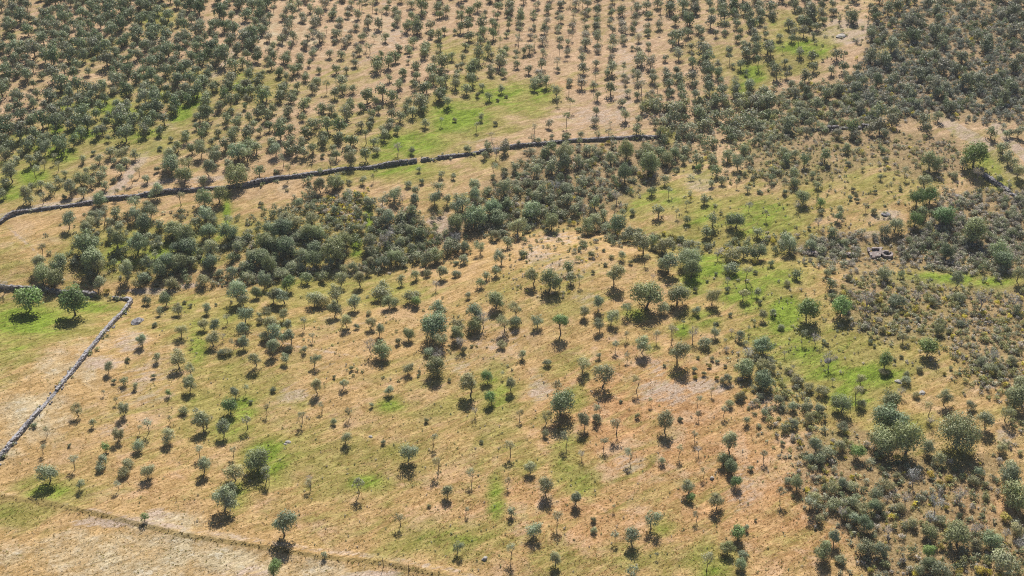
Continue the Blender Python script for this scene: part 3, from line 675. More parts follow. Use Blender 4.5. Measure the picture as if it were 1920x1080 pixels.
# ------------------------------------------------------------------ labels
ANCHORS = [  # photo x, y and the place's name
(85, 880, "by the bank below the left wall's lower end"), (130, 780, "beside the lower part of the pale left wall"), (215, 700, "beside the middle of the pale left wall"),
(275, 625, "on the bare slope near the left wall's corner"), (320, 565, "beside the pale stream bed past the wall corner"), (60, 565, "in the green field inside the left wall"),
(200, 830, "in the straggling clump on the lower left slope"), (235, 885, "just above the bank at lower left"), (310, 800, "on the dry lower left slope"), (340, 690, "on the pinkish slope at left"),
(390, 620, "in the loose group below the left gully"), (430, 780, "on the green slope at lower left"), (470, 870, "around the biggest dark tree at lower left"), (390, 900, "on the straw slope above the grassy bank"),
(560, 1000, "along the grassy bank at the bottom"), (270, 985, "beside the pale field at bottom left"), (600, 890, "on the open slope left of bottom centre"), (640, 800, "on the pale slope left of centre"),
(500, 640, "in the dense group left of centre"), (490, 720, "below the dense group left of centre"), (530, 560, "just below the gully, left of centre"), (600, 650, "on the open straw ground left of centre"), (630, 560, "in the strip below the stream, left of centre"),
(690, 620, "on the slope left of the central thicket"), (720, 735, "on the open ground below the grey-topped clump"), (820, 630, "in the thicket at the photo's centre"), (770, 550, "below the stream near centre"), (760, 690, "left of the white-topped clump"),
(880, 590, "beside the lilac tree near centre"), (900, 730, "in the trio below centre"), (780, 850, "on the dry grass right of bottom left"), (840, 950, "on the orange grass near bottom centre"), (750, 970, "on the green-tinged grass near the bottom posts"),
(870, 1030, "beside the white boulder near the bottom edge"), (970, 900, "on the orange slope just left of bottom centre"), (1010, 980, "in the column of trees near bottom centre"), (1060, 930, "on the green streak near bottom centre"), (1045, 1045, "at the bottom edge near the centre"),
(1050, 770, "around the big dark tree right of centre"), (970, 680, "on the straw slope below the knoll"), (960, 580, "on the lower flank of the bare knoll"), (1045, 530, "on the bare knoll's crest"), (960, 490, "on the knoll's left shoulder"), (1085, 465, "on the knoll's top among gold broom"),
(1100, 600, "near the clipped-looking round tree"), (1140, 700, "in the row below the round tree"), (1200, 610, "below the big dark pair right of centre"), (1215, 560, "in the big dark group right of centre"), (1170, 500, "between the knoll and the stream bushes"), (1200, 660, "on the straw ground right of centre"),
(1280, 680, "above the bare dirt patch right of centre"), (1310, 620, "in the loose line right of centre"), (1350, 570, "beside the long green strip"), (1120, 800, "on the orange slope right of bottom centre"), (1190, 850, "on the reddish slope at bottom right of centre"), (1260, 790, "below the bare dirt patch"),
(1170, 1000, "near the bottom edge, right of centre"), (1230, 960, "on the orange ground above the bottom edge"), (1300, 920, "on the orange ground left of the dark pair"), (1370, 860, "in the dark pair on the orange slope"), (1390, 1010, "in the bright clump at the bottom edge"), (1330, 740, "on the dirt patch"),
(1400, 700, "in the dark cluster left of the green strip"), (1370, 640, "above the dark cluster"), (1450, 770, "on the bushy slope right of the dirt patch"), (1510, 720, "along the green strip's lower left side"), (1520, 780, "on the bushy slope right of centre"), (1470, 600, "on the bright green strip"),
(1440, 900, "at the left edge of the lower right scrub"), (1550, 850, "in the upper left corner of the lower right scrub"), (1580, 930, "in the grey mass of the lower right scrub"), (1640, 950, "in the middle of the lower right scrub"), (1560, 1030, "in the dark trio at the bottom edge"), (1640, 1030, "at the bottom edge inside the right scrub"),
(1710, 930, "among the pale dead shrubs at lower right"), (1760, 1000, "beside the big round shrub at lower right"), (1750, 870, "in front of the silvery spreading tree"), (1680, 800, "left of the silvery spreading tree"), (1840, 890, "on the grass right of the silvery tree"), (1895, 910, "at the right edge, low down"),
(1870, 1020, "in the bottom right corner"), (1600, 750, "in the green hollow at right"), (1700, 725, "around the small rocks in the green hollow"), (1830, 760, "right of the silvery tree's top"), (1900, 730, "at the right edge below the heath"), (1545, 660, "in the green hollow's upper part"), (1730, 650, "at the heath's lower edge"),
(1530, 570, "at the heath's left edge"), (1620, 565, "in the upper left of the right heath"), (1700, 560, "in the upper middle of the right heath"), (1830, 570, "in the upper right of the right heath"), (1860, 670, "in the lower right of the right heath"), (1790, 610, "in the middle of the right heath"),
(1500, 505, "on the bright green ground left of the ruin"), (1580, 515, "below the ruined tank"), (1680, 505, "just below the round well"), (1800, 515, "on the green strip right of the ruin"), (1660, 430, "just above the ruined tank"), (1570, 440, "left of the ruined tank"), (1800, 450, "in the grey scrub right of the ruin"), (1880, 470, "at the right edge of the grey scrub"),
(1740, 370, "in the green trio above the grey scrub"), (1830, 310, "beside the pale lane at upper right"), (1895, 290, "between the two pale lanes at upper right"), (1740, 310, "left of the pale lanes"), (1660, 340, "on the orange clearing at upper right"), (1600, 370, "among low bushes on the upper right clearing"), (1660, 395, "beside the pale outcrop at right"),
(1530, 350, "on the upper right slope, left part"), (1500, 290, "below the short dark wall"), (1560, 280, "below the middle of the short dark wall"), (1500, 400, "on the grass left of the upper right clearing"), (1580, 410, "at the clearing's lower edge"),
(1400, 490, "in the stream bushes below the green meadow"), (1285, 490, "around the pale giant by the stream"), (1340, 420, "on the green meadow right of the stream"), (1420, 430, "at the right of the green meadow"), (1400, 330, "above the green meadow"), (1320, 330, "beside the bare oval patch"), (1270, 390, "left of the green meadow"), (1220, 430, "where the two streams meet"),
(1340, 290, "in the dark wood right of the back wall"), (1390, 290, "at the right edge of the dark wood"), (1250, 310, "beside the upper stream"), (1210, 350, "right of the upper stream"), (1190, 300, "in the scrub below the back wall's right end"), (1080, 290, "just below the right half of the back wall"), (1010, 330, "in the scrub near the back wall's middle right"), (1070, 360, "in the brown scrub above the stream"),
(1130, 410, "in the stream bushes above the knoll"), (1030, 410, "at the bare nose of the knoll"), (970, 400, "in the stream thicket left of the knoll"), (930, 370, "in the thicket below the back wall's middle"), (880, 400, "in the dark clump below the back wall"), (900, 460, "below the stream thicket"), (830, 360, "on the bare ground below the back wall"), (860, 490, "below the stream, right of its bend"),
(770, 360, "on the pale slope below the back wall"), (740, 400, "in the upper part of the central gully wood"), (710, 460, "in the lower part of the central gully wood"), (785, 450, "at the right of the central gully wood"), (800, 500, "along the stream below the central gully wood"), (730, 500, "at the stream bend"), (670, 500, "beside the pale stream bed left of centre"),
(640, 380, "beside the gold broom patch"), (580, 380, "left of the gold broom patch"), (545, 430, "in the left of the dark gully wood"), (500, 450, "at the dark gully wood's left edge"), (590, 450, "below the gold broom patch"), (630, 460, "in the dark gully wood's right end"), (560, 490, "in the lower part of the dark gully wood"), (490, 510, "at the foot of the dark gully wood"), (600, 520, "below the dark gully wood"),
(420, 430, "beside the narrow green gap in the gully"), (370, 420, "in the gully wood left of the green gap"), (390, 480, "at the foot of the green gap"), (330, 470, "in the middle of the left gully wood"), (300, 510, "at the foot of the left gully wood"), (260, 430, "in the upper part of the left gully wood"), (210, 450, "in the left gully wood's broad middle"), (160, 430, "at the upper left of the left gully wood"),
(180, 500, "in the shaded hollow of the left gully wood"), (90, 510, "at the left tip of the gully wood"), (240, 390, "just below the left half of the back wall"), (390, 370, "where the back wall meets the tall dark tree"), (440, 300, "above the wall behind the tall dark tree"), (335, 310, "in the clump right of the dirt track"), (290, 340, "between the dirt track and the back wall"), (390, 290, "in the orchard right of the dirt track"),
(200, 360, "where the dirt track meets the back wall"), (160, 335, "in the orchard left of the dirt track"), (215, 300, "along the dirt track's left side"), (100, 350, "in the orchard above the track, left"), (40, 370, "by the back wall's left end"), (110, 295, "in the green glade at left"), (30, 295, "at the left edge above the green glade"), (20, 340, "at the left edge below the green glade"), (190, 285, "in the orchard just above the straw strip"),
(520, 300, "above the back wall, left of its middle"), (620, 300, "above the back wall's middle"), (680, 290, "beside the green meadow's lower left corner"), (760, 280, "on the green meadow above the wall"), (690, 340, "on the green strip below the back wall"), (480, 380, "on the bare slope below the back wall"), (900, 285, "above the back wall, right of the meadow"), (600, 340, "right below the back wall near the broom"), (40, 470, "on the bare slope at the left edge"),
]
KINDWORDS = {'O': ('round grey-green tree', 'tree', 'tree'), 'D': ('dense dark tree', 'tree', 'tree'), 'G': ('fresh green leafy tree', 'tree', 'tree'), 'F': ('dark green leafy tree', 'tree', 'tree'), 'C': ('narrow upright tree', 'tree', 'tree'),
             'W': ('silvery spreading tree', 'tree', 'tree'), 'P': ('round-headed tree', 'tree', 'tree'), 'S': ('thin young tree', 'young_tree', 'young tree'), 'N': ('bare lilac-grey shrub', 'bare_shrub', 'bare shrub'),
             'B': ('grey-green bush', 'bush', 'bush'), 'K': ('low dark bush', 'bush', 'bush'), 'Y': ('gold-flowering broom bush', 'broom_bush', 'broom')}
GROUPS = {'tree': 'trees scattered over the dry slopes', 'young tree': 'thin young trees on the dry slopes', 'bare shrub': 'bare grey shrubs in the scrub', 'bush': 'bushes dotted over the slopes', 'broom': 'yellow broom bushes'}
SPECIAL = {(1800, 806): 'huge silvery spreading tree with a deep shadow at right', (1293, 479): 'pale giant spreading tree by the stream, widest near the green meadow', (1052, 602): 'lone clipped-looking round tree with clear trunk and round shadow',
           (1052, 758): 'biggest dark dense tree on the open orange slope', (482, 860): 'biggest dark tree on the green-tinged lower left slope', (136, 566): 'round bright green tree in the walled green field, right one', (52, 557): 'round bright green tree in the walled green field, left one',
           (270, 969): 'little bright green tree with a thin trunk in the pale bottom field', (531, 983): 'round dark tree standing on the grassy bank above a long shadow', (512, 1065): 'bright green bush-like tree at the bottom edge below the bank', (608, 1038): 'small narrow dark tree standing alone on the grassy bank',
           (90, 882): 'large spreading grey tree casting its shadow across the bank', (430, 762): 'bright green round tree on the green slope at lower left', (1213, 553): 'largest dark tree of the group right of the knoll', (1741, 650): 'fresh green tree alone at the lower edge of the right heath',
           (1514, 580): 'fresh green tree at the heath edge, left of the two', (1578, 575): 'fresh green tree at the heath edge, right of the two', (1380, 900): 'small green lollipop tree with bare trunk on orange ground', (1130, 705): 'large flat-topped grey-green tree on the slope right of centre',
           (442, 328): 'tallest dark tree rising over the long back wall', (1830, 287): 'big spreading dark green tree left of the pale lanes', (930, 280): 'bare grey tree standing at the long back wall', (907, 597): 'lilac-grey bare tree leaning beside a dark tree near centre', (822, 667): 'white-lilac bare crown on top of a dark clump near centre'}
ORD = ['first', 'second', 'third', 'fourth', 'fifth', 'sixth', 'seventh', 'eighth', 'ninth', 'tenth']
NUM = ['', 'one', 'two', 'three', 'four', 'five', 'six', 'seven', 'eight', 'nine', 'ten']


def size_word(k, w):
    lo, hi = {'O': (18.5, 29), 'D': (21, 34), 'G': (19, 33), 'S': (13.5, 20), 'N': (16, 25), 'B': (16.5, 29), 'K': (8.5, 12.5), 'C': (13.5, 18.5), 'Y': (10, 15)}.get(k, (0, 999))
    return 'small ' if w < lo else 'large ' if w > hi else ''


def make_labels(items):
    A = np.array([(a[0], a[1]) for a in ANCHORS], float)
    cells = {}
    for it in items:
        if (it['x'], it['y']) in SPECIAL: it['label'] = SPECIAL[(it['x'], it['y'])]; continue
        i = int(np.argmin((((A - (it['x'], it['y'])) * np.array([1, 1.5])) ** 2).sum(1)))
        cells.setdefault((i, size_word(it['k'], it['w']) + KINDWORDS[it['k']][0]), []).append(it)
    for (i, d), L in cells.items():
        place = ANCHORS[i][2]; pl = d + ('es' if d.endswith('sh') else 's')
        L.sort(key=lambda q: q['x']); n = len(L)
        for j, q in enumerate(L):
            if n == 1: s = f'{d} {place}'
            elif n == 2: s = f'{("left", "right")[j]} {d} of two {place}'
            elif n == 3: s = f'{("leftmost", "middle", "rightmost")[j]} {d} of three {place}'
            else: s = f'{ORD[j]} from left of {NUM[n]} {pl} {place}'
            q['label'] = s
            if len(s.split()) > 16: print('LONG', s)


# ------------------------------------------------------------------ plants
def parse(k):
    out = []
    for tok in PLANTS[k].split():
        x, y, w = tok.split(','); out.append(dict(k=k, x=int(x), y=int(y), w=float(w)))
    return out


def place(items):
    x = np.array([i['x'] for i in items], float); y = np.array([i['y'] for i in items], float); w = np.array([i['w'] for i in items])
    hc = np.array([HC.get(i['k'], .38) for i in items]); w = w * 1.03; s = w * 220 / FPX
    for _ in range(4):
        P, _d = ground(x, y, hc * s); _, _, f = project(P); s = w * f / FPX
    for i, p, q in zip(items, P, s): i['p'] = p; i['s'] = float(q)


def leftover_pool(items, n, bonus=6):
    items.sort(key=lambda i: -(i['w'] + (bonus if i['y'] > 540 else 0)))
    return items[:n], items[n:]


def build_plants():
    make_protos()
    trees = sum((parse(k) for k in 'ODWPGCF'), []); young = parse('S'); bare = parse('N'); bushes = parse('B') + parse('K'); broom = parse('Y')
    for L in (trees, young, bare, bushes, broom): place(L)
    trees, far_trees = leftover_pool(trees, 300); bushes, far_bushes = leftover_pool(bushes, 300)
    print('counts', len(trees), len(far_trees), len(young), len(bare), len(bushes), len(far_bushes), len(broom))
    every = trees + young + bare + bushes + broom
    make_labels(every)
    r = random.Random(4)
    for i in every:
        k = i['k']; proto = PROTO['K' if k == 'Y' else k]; pc, pt = proto[r.randrange(len(proto))]
        name, cat = KINDWORDS[k][1:]
        j = r.uniform(.72, 1.28); hshift = r.uniform(-.11, .13)
        c = TINT[k]; col = (c[0] * j * (1 + hshift), c[1] * j, c[2] * j * (1 - hshift), 1)
        loc = Vector(i['p']) ; s = i['s']; sz = s * r.uniform(.9, 1.12)
        rot = r.uniform(0, 6.283)
        if pt is not None:
            root = empty(name, loc); parts = [('trunk', pt), ('crown', pc)]
            for nm, me in parts:
                o = link(nm, me, root); o.color = col
        else:
            root = link(name, pc); root.location = loc; root.color = col
        root.rotation_euler = (0, 0, rot); root.scale = (s, s * r.uniform(.9, 1.1), sz)
        tag(root, i['label'], cat, GROUPS[cat])
    return every, far_trees, far_bushes


def scatter_poly(r, poly, n):
    xs, ys = [p[0] for p in poly], [p[1] for p in poly]; out = []
    while len(out) < n:
        P = np.stack([r.uniform(min(xs), max(xs), n * 2), r.uniform(min(ys), max(ys), n * 2)], -1)
        out += list(P[inside(P, poly)])
    return np.array(out[:n])


WALL_LINES = [([(0, 862), (60, 790), (110, 730), (165, 665), (215, 605), (240, 578)], 26), ([(20, 543), (80, 546), (150, 553), (230, 561)], 40),
              ([(50, 396), (170, 381), (250, 370), (330, 359), (470, 346), (560, 331), (640, 318), (780, 304)], 90), ([(792, 302), (890, 289), (990, 273), (1100, 264), (1245, 258)], 70), ([(1490, 246), (1560, 243), (1650, 239)], 40)]


def build_masses(far_trees, far_bushes):
    r = np.random.default_rng(77)
    # heaths and thickets
    pos, scl, tint, which = [], [], [], []
    for poly, n, (lo, hi), tints in HEATHS:
        Q = scatter_poly(r, poly, n); Q = Q + r.normal(0, 3 if n < 200 else 10, Q.shape); Q = Q[~inside(Q, [(1612, 450), (1684, 450), (1690, 508), (1606, 508)])]; Q = Q[tracks(Q[:, 0], Q[:, 1]) < .5]; n = len(Q); X, _ = ground(Q[:, 0], Q[:, 1], .3)
        s = lo * (hi / lo) ** (r.random(n) ** 1.4)
        w = np.array([t[1] for t in tints], float); t = np.array([t[0] for t in tints])[r.choice(len(tints), n, p=w / w.sum())]
        s = np.where(t[:, 0] > .4, np.minimum(s, 1.3), s)
        pos.append(X); scl.append(np.stack([s, s * r.uniform(.75, 1.15, n)], -1)); tint.append(t * r.uniform(.75, 1.25, (n, 1)))
        which.append(np.where(s > 1.25, 'bush', 'clump'))
    for line, n in WALL_LINES:
        L = np.array(line, float); u = r.uniform(0, len(L) - 1.001, n); k = u.astype(int); f = (u - k)[:, None]
        Q = L[k] * (1 - f) + L[k + 1] * f + r.normal(0, 3.0, (n, 2)); X, _ = ground(Q[:, 0], Q[:, 1]); s = r.uniform(.35, 1.3, n)
        pos.append(X); scl.append(np.stack([s, s * .9], -1)); tint.append(np.array([GREYG, OLIVE, DARK])[r.integers(0, 3, n)] * r.uniform(.8, 1.2, (n, 1))); which.append(np.full(n, 'clump'))
    for L in ([far_bushes] if far_bushes else []):
        pos.append(np.array([i['p'] for i in L])); s = np.array([i['s'] for i in L]); scl.append(np.stack([s, s], -1))
        tint.append(np.array([TINT[i['k']] for i in L])); which.append(np.full(len(L), 'bush'))
    pos, scl, tint, which = map(np.concatenate, (pos, scl, tint, which))
    q = np.array([(1619, 478), (1622, 486), (1630, 488), (1640, 489), (1650, 488), (1658, 490), (1668, 489), (1678, 484), (1681, 474), (1644, 457), (1630, 457), (1670, 462), (1600, 490), (1612, 500), (1628, 502), (1646, 500), (1664, 503), (1682, 499), (1690, 488), (1610, 470), (1604, 458), (1622, 496), (1640, 494), (1655, 495), (1674, 494), (1684, 466), (1640, 452), (1660, 455)], float)
    X, _ = ground(q[:, 0], q[:, 1]); s = r.uniform(.7, 1.2, len(q)); pos = np.concatenate([pos, X]); scl = np.concatenate([scl, np.stack([s, s * .8], -1)]); which = np.concatenate([which, np.full(len(q), 'clump')])
    tint = np.concatenate([tint, np.array([GREYG, OLIVE, LILAC])[r.integers(0, 3, len(q))]])
    # a thin sprinkling of dwarf shrubs over the open slopes
    n = 900; Q = np.stack([r.uniform(260, 1560, n), r.uniform(560, 1075, n)], -1)
    Q = Q[Q[:, 1] < 930 + .18 * Q[:, 0]]; n = len(Q); X, _ = ground(Q[:, 0], Q[:, 1]); s = r.uniform(.18, .5, n)
    pos = np.concatenate([pos, X]); scl = np.concatenate([scl, np.stack([s, s], -1)]); which = np.concatenate([which, np.full(n, 'clump')])
    tint = np.concatenate([tint, np.array([OLIVE, LILAC, DARK])[r.integers(0, 3, n)]])
    tag(mass('undergrowth', ('bush', 'clump'), pos, scl, tint, which, seed=8), 'low grey-green and lilac heath shrubs filling the thickets and slopes', 'undergrowth', kind='stuff')
    # the planted wood on the far slope: rows run away from the viewer
    az = math.radians(3.4); u = np.array([math.sin(az), math.cos(az)]); v = np.array([math.cos(az), -math.sin(az)])
    rows, steps = np.meshgrid(np.arange(-104, 104), np.arange(0, 105), indexing='ij'); rows = rows.ravel(); steps = steps.ravel()
    P = v[None] * (rows * 3.8 + r.normal(0, .55, rows.size))[:, None] + u[None] * (150 + steps * 3.3 + r.normal(0, .95, rows.size))[:, None]
    Z = terrain(P[:, 0], P[:, 1]); X = np.concatenate([P, Z[:, None]], -1)
    px, py, f = project(X + np.array([0, 0, 2.5])); ok = (px > -515) & (px < 2455) & (py > -38) & (py < 400)
    X, px, py, f = X[ok], px[ok], py[ok], f[ok]; Q = np.stack([px, py], -1)
    keep = np.zeros(len(X)); s = np.zeros(len(X)); t = np.zeros((len(X), 3)); thin = np.zeros(len(X))
    for poly, p, (lo, hi), tn, th in FAR[::-1]:
        m = inside(Q, poly); keep[m] = p; n = m.sum(); s[m] = r.uniform(lo, hi, n); t[m] = np.array(tn) * r.uniform(.78, 1.25, (n, 1)); thin[m] = th
        c = r.random(n)[:, None]; t[m] = np.where(c < .16, t[m] * np.array([.66, .76, .62]), np.where(c > .8, t[m] * np.array([1.25, 1.1, 1.3]), t[m]))
    keep[inside(Q, MEADOW)] = .04
    keep[((px - 1580) / 52) ** 2 + ((py - 62) / 24) ** 2 < 1] = 0
    tk = tracks(px, py + 4); keep *= 1 - np.clip(tk * 1.6, 0, 1)
    keep *= .75 + .5 * (np.sin(X[:, 0] * .09) * np.sin(X[:, 1] * .07 + 1) * .5 + .5)
    T = np.array([(i['x'], i['y']) for i in far_trees + ALL], float)
    dmin = np.array([np.min(np.hypot(T[:, 0] - a, (T[:, 1] - b) * 1.6)) for a, b in Q]); keep[dmin < 15] = 0
    m = r.random(len(X)) < keep; X, s, t, thin = X[m], s[m], t[m], thin[m]
    # a few stragglers between the rows
    which = np.where(r.random(len(X)) < thin, 'thin', 'tree'); s = np.where(which == 'thin', s * .85, s) * np.exp(r.normal(-.03, .19, len(s)))
    FX = np.array([i['p'] for i in far_trees]); fs = np.array([i['s'] for i in far_trees]); ft = np.array([TINT[i['k']] for i in far_trees])
    X = np.concatenate([X, FX]); s = np.concatenate([s, fs]); t = np.concatenate([t, ft]); which = np.concatenate([which, np.full(len(FX), 'tree')])
    print('far trees', len(X))
    tag(mass('distant_trees', ('tree', 'thin'), X, np.stack([s, s * r.uniform(.85, 1.1, len(s))], -1), t, which, seed=9),
        'wood of small round grey-green trees in rows on the far slope', 'wood', kind='stuff')


def build_grass():
    r = np.random.default_rng(3); n = 42000
    px = r.uniform(-60, 1980, n); py = 430 + 690 * r.random(n) ** .8
    X, d = ground(px, py); g, pa, ba, og, bk = fields(px, py)
    k = r.random(n) > ba * .8; X, g, pa, og, bk = X[k], g[k], pa[k], og[k], bk[k]; n = len(X)
    dry = np.where((og + r.normal(0, .25, n))[:, None] > .45, np.array([.60, .39, .18]), np.array([.58, .44, .21]))
    dry = np.where((pa + r.normal(0, .2, n))[:, None] > .5, np.array([.66, .57, .39]), dry)
    gr = (g + r.normal(0, .33, n))[:, None]
    col = np.where(gr > .75, np.array([.26, .29, .05]), np.where(gr > .3, np.array([.38, .34, .10]), dry)) * r.uniform(.75, 1.2, (n, 1))
    col = np.where((bk + r.normal(0, .2, n))[:, None] > .6, np.array([.20, .155, .055]), col)
    h = r.uniform(.06, .17, n) * (1 + .5 * (bk > .5)); V = []; C = []
    for b in range(3):
        a = r.uniform(0, 6.283, n); w = r.uniform(.05, .14, n); ln = r.normal(0, .14, (n, 2)) + np.array([-.08, -.10])
        base = X + np.stack([np.cos(a + 1.5) * .06, np.sin(a + 1.5) * .06, np.full(n, -.02)], -1)
        e = np.stack([np.cos(a) * w, np.sin(a) * w, np.zeros(n)], -1); tip = base + np.stack([ln[:, 0], ln[:, 1], h * r.uniform(.7, 1.2, n)], -1)
        V.append(np.stack([base - e, base + e, tip], 1).reshape(-1, 3)); C.append(col * r.uniform(.85, 1.15, (n, 1)))
    V = np.concatenate(V); C = np.concatenate(C); C = np.concatenate([C, np.ones((len(C), 1))], 1)
    t = NT('grass_blades'); b = t.bsdf(t.attr('tint').outputs['Color'], .9, .05); tr = t.n('ShaderNodeBsdfTranslucent'); t.l(t.attr('tint').outputs['Color'], tr.inputs['Color'])
    mx = t.n('ShaderNodeMixShader'); mx.inputs[0].default_value = .55; t.l(b.outputs[0], mx.inputs[1]); t.l(tr.outputs[0], mx.inputs[2]); t.l(mx.outputs[0], t.out.inputs[0])
    me = np_mesh('grass', V, np.arange(len(V)).reshape(-1, 3), [t.m], {'tint': ('FACE', 'FLOAT_COLOR', C)})
    tag(link('dry_grass', me), 'tufts of dry straw-coloured and green grass', 'grass', kind='stuff')


# ------------------------------------------------------------------ stones
CUBE = np.array([(x, y, z) for z in (-1, 1) for y in (-1, 1) for x in (-1, 1)], float)
CF = np.array([(0, 2, 3, 1), (4, 5, 7, 6), (0, 1, 5, 4), (2, 6, 7, 3), (0, 4, 6, 2), (1, 3, 7, 5)])


def stones(r, centres, half, yaw, jit=.22):
    n = len(centres)
    v = CUBE[None] * half[:, None, :] * (1 + r.uniform(-jit, jit, (n, 8, 3)))
    c, s = np.cos(yaw)[:, None], np.sin(yaw)[:, None]
    V = np.stack([v[..., 0] * c - v[..., 1] * s, v[..., 0] * s + v[..., 1] * c, v[..., 2]], -1) + centres[:, None, :]
    F = (CF[None] + (np.arange(n) * 8)[:, None, None]).reshape(-1, 4)
    tone = np.repeat(r.random(n), 6)
    return V.reshape(-1, 3), F, tone


def stone_wall(pts, height, thick, label, seed, ruin=0.0, mat=None, step=.5):
    r = np.random.default_rng(seed)
    pts = np.array(pts, float); G, _ = ground(pts[:, 0], pts[:, 1]); G = G[:, :2]
    # resample
    seg = np.hypot(*np.diff(G, axis=0).T); cum = np.r_[0, np.cumsum(seg)]; n = int(cum[-1] / step); s = np.linspace(0, cum[-1], n)
    X = np.interp(s, cum, G[:, 0]); Y = np.interp(s, cum, G[:, 1]); k = np.ones(5) / 5
    if n > 8: X[2:-2] = np.convolve(X, k, 'valid'); Y[2:-2] = np.convolve(Y, k, 'valid')
    wob = np.cumsum(r.normal(0, .05, n)); wob -= np.linspace(wob[0], wob[-1], n)
    dx, dy = np.gradient(X), np.gradient(Y); L = np.hypot(dx, dy); dx, dy = dx / L, dy / L; X = X - dy * wob * .5; Y = Y + dx * wob * .5
    Hh = height * (1 + .24 * np.interp(s, np.arange(0, cum[-1] + 4, 4), r.normal(0, 1, int(cum[-1] / 4) + 2)[:len(np.arange(0, cum[-1] + 4, 4))]))
    if ruin: Hh *= np.where(np.interp(s, np.arange(0, cum[-1] + 3, 3), r.random(len(np.arange(0, cum[-1] + 3, 3)))) < ruin, .35, 1)
    C, Hf, Yw = [], [], []; courses = 4
    for c in range(courses):
        for side in (-1, 1):
            off = side * thick * .27 * (1 - .15 * c / courses) + r.normal(0, .04, n); sh = r.uniform(-.2, .2, n)
            z = terrain(X, Y) + Hh * (c + .45) / courses
            if c == courses - 1:
                sel = r.random(n) < .86
            else: sel = np.ones(n, bool)
            C.append(np.stack([X - dy * off + dx * sh, Y + dx * off + dy * sh, z], -1)[sel])
            Hf.append(np.stack([r.uniform(.2, .36, n) * step / .55, r.uniform(.24, .34, n) * thick, Hh / courses * r.uniform(.5, .78, n)], -1)[sel]); Yw.append((np.arctan2(dy, dx) + r.normal(0, .12, n))[sel])
    nf = n // 3; q = r.integers(0, n, nf); sd = r.choice((-1, 1), nf) * thick * r.uniform(.7, 1.7, nf); fx, fy = X[q] - dy[q] * sd, Y[q] + dx[q] * sd   # fallen stones
    C.append(np.stack([fx, fy, terrain(fx, fy) + .06], -1)); Hf.append(r.uniform(.07, .2, (nf, 3))); Yw.append(r.uniform(0, 3, nf))
    V, F, tone = stones(r, np.concatenate(C), np.concatenate(Hf), np.concatenate(Yw))
    o = link('stone_wall', np_mesh('stone_wall', V, F, [mat or M_STONE], {'leaf': ('FACE', 'FLOAT', tone)}))
    tag(o, label, 'stone wall', 'dry stone field walls'); return o


def rock(px, py, size, label, seed, flatn=.5, mat=None):
    r = np.random.default_rng(seed); me = bpy.data.meshes.new('rock')
    import bmesh
    bm = bmesh.new(); bmesh.ops.create_icosphere(bm, subdivisions=3, radius=.5)
    ph = r.uniform(0, 6, 6)
    for v in bm.verts:
        c = v.co; k = 1 + .16 * math.sin(c.x * 7 + ph[0]) * math.sin(c.y * 6 + ph[1]) + .12 * math.sin(c.z * 9 + ph[2] + c.x * 5) + r.normal(0, .015)
        v.co = Vector((c.x * k * 1.15, c.y * k * .85, max(c.z * k, -.2) * flatn * 2 * .5 + (.05 if c.z > .3 else 0)))
    bm.to_mesh(me); bm.free()
    a = me.attributes.new('leaf', 'FLOAT', 'FACE'); a.data.foreach_set('value', r.random(len(me.polygons)).astype(np.float32)); me.materials.append(mat or M_PALE)
    G, _ = ground(px, py); o = link('rock', me); o.location = Vector(G) + Vector((0, 0, .05 * size)); o.scale = (size,) * 3; o.rotation_euler = (0, 0, r.uniform(0, 6))
    tag(o, label, 'rock', 'pale rocks in the grass'); return o


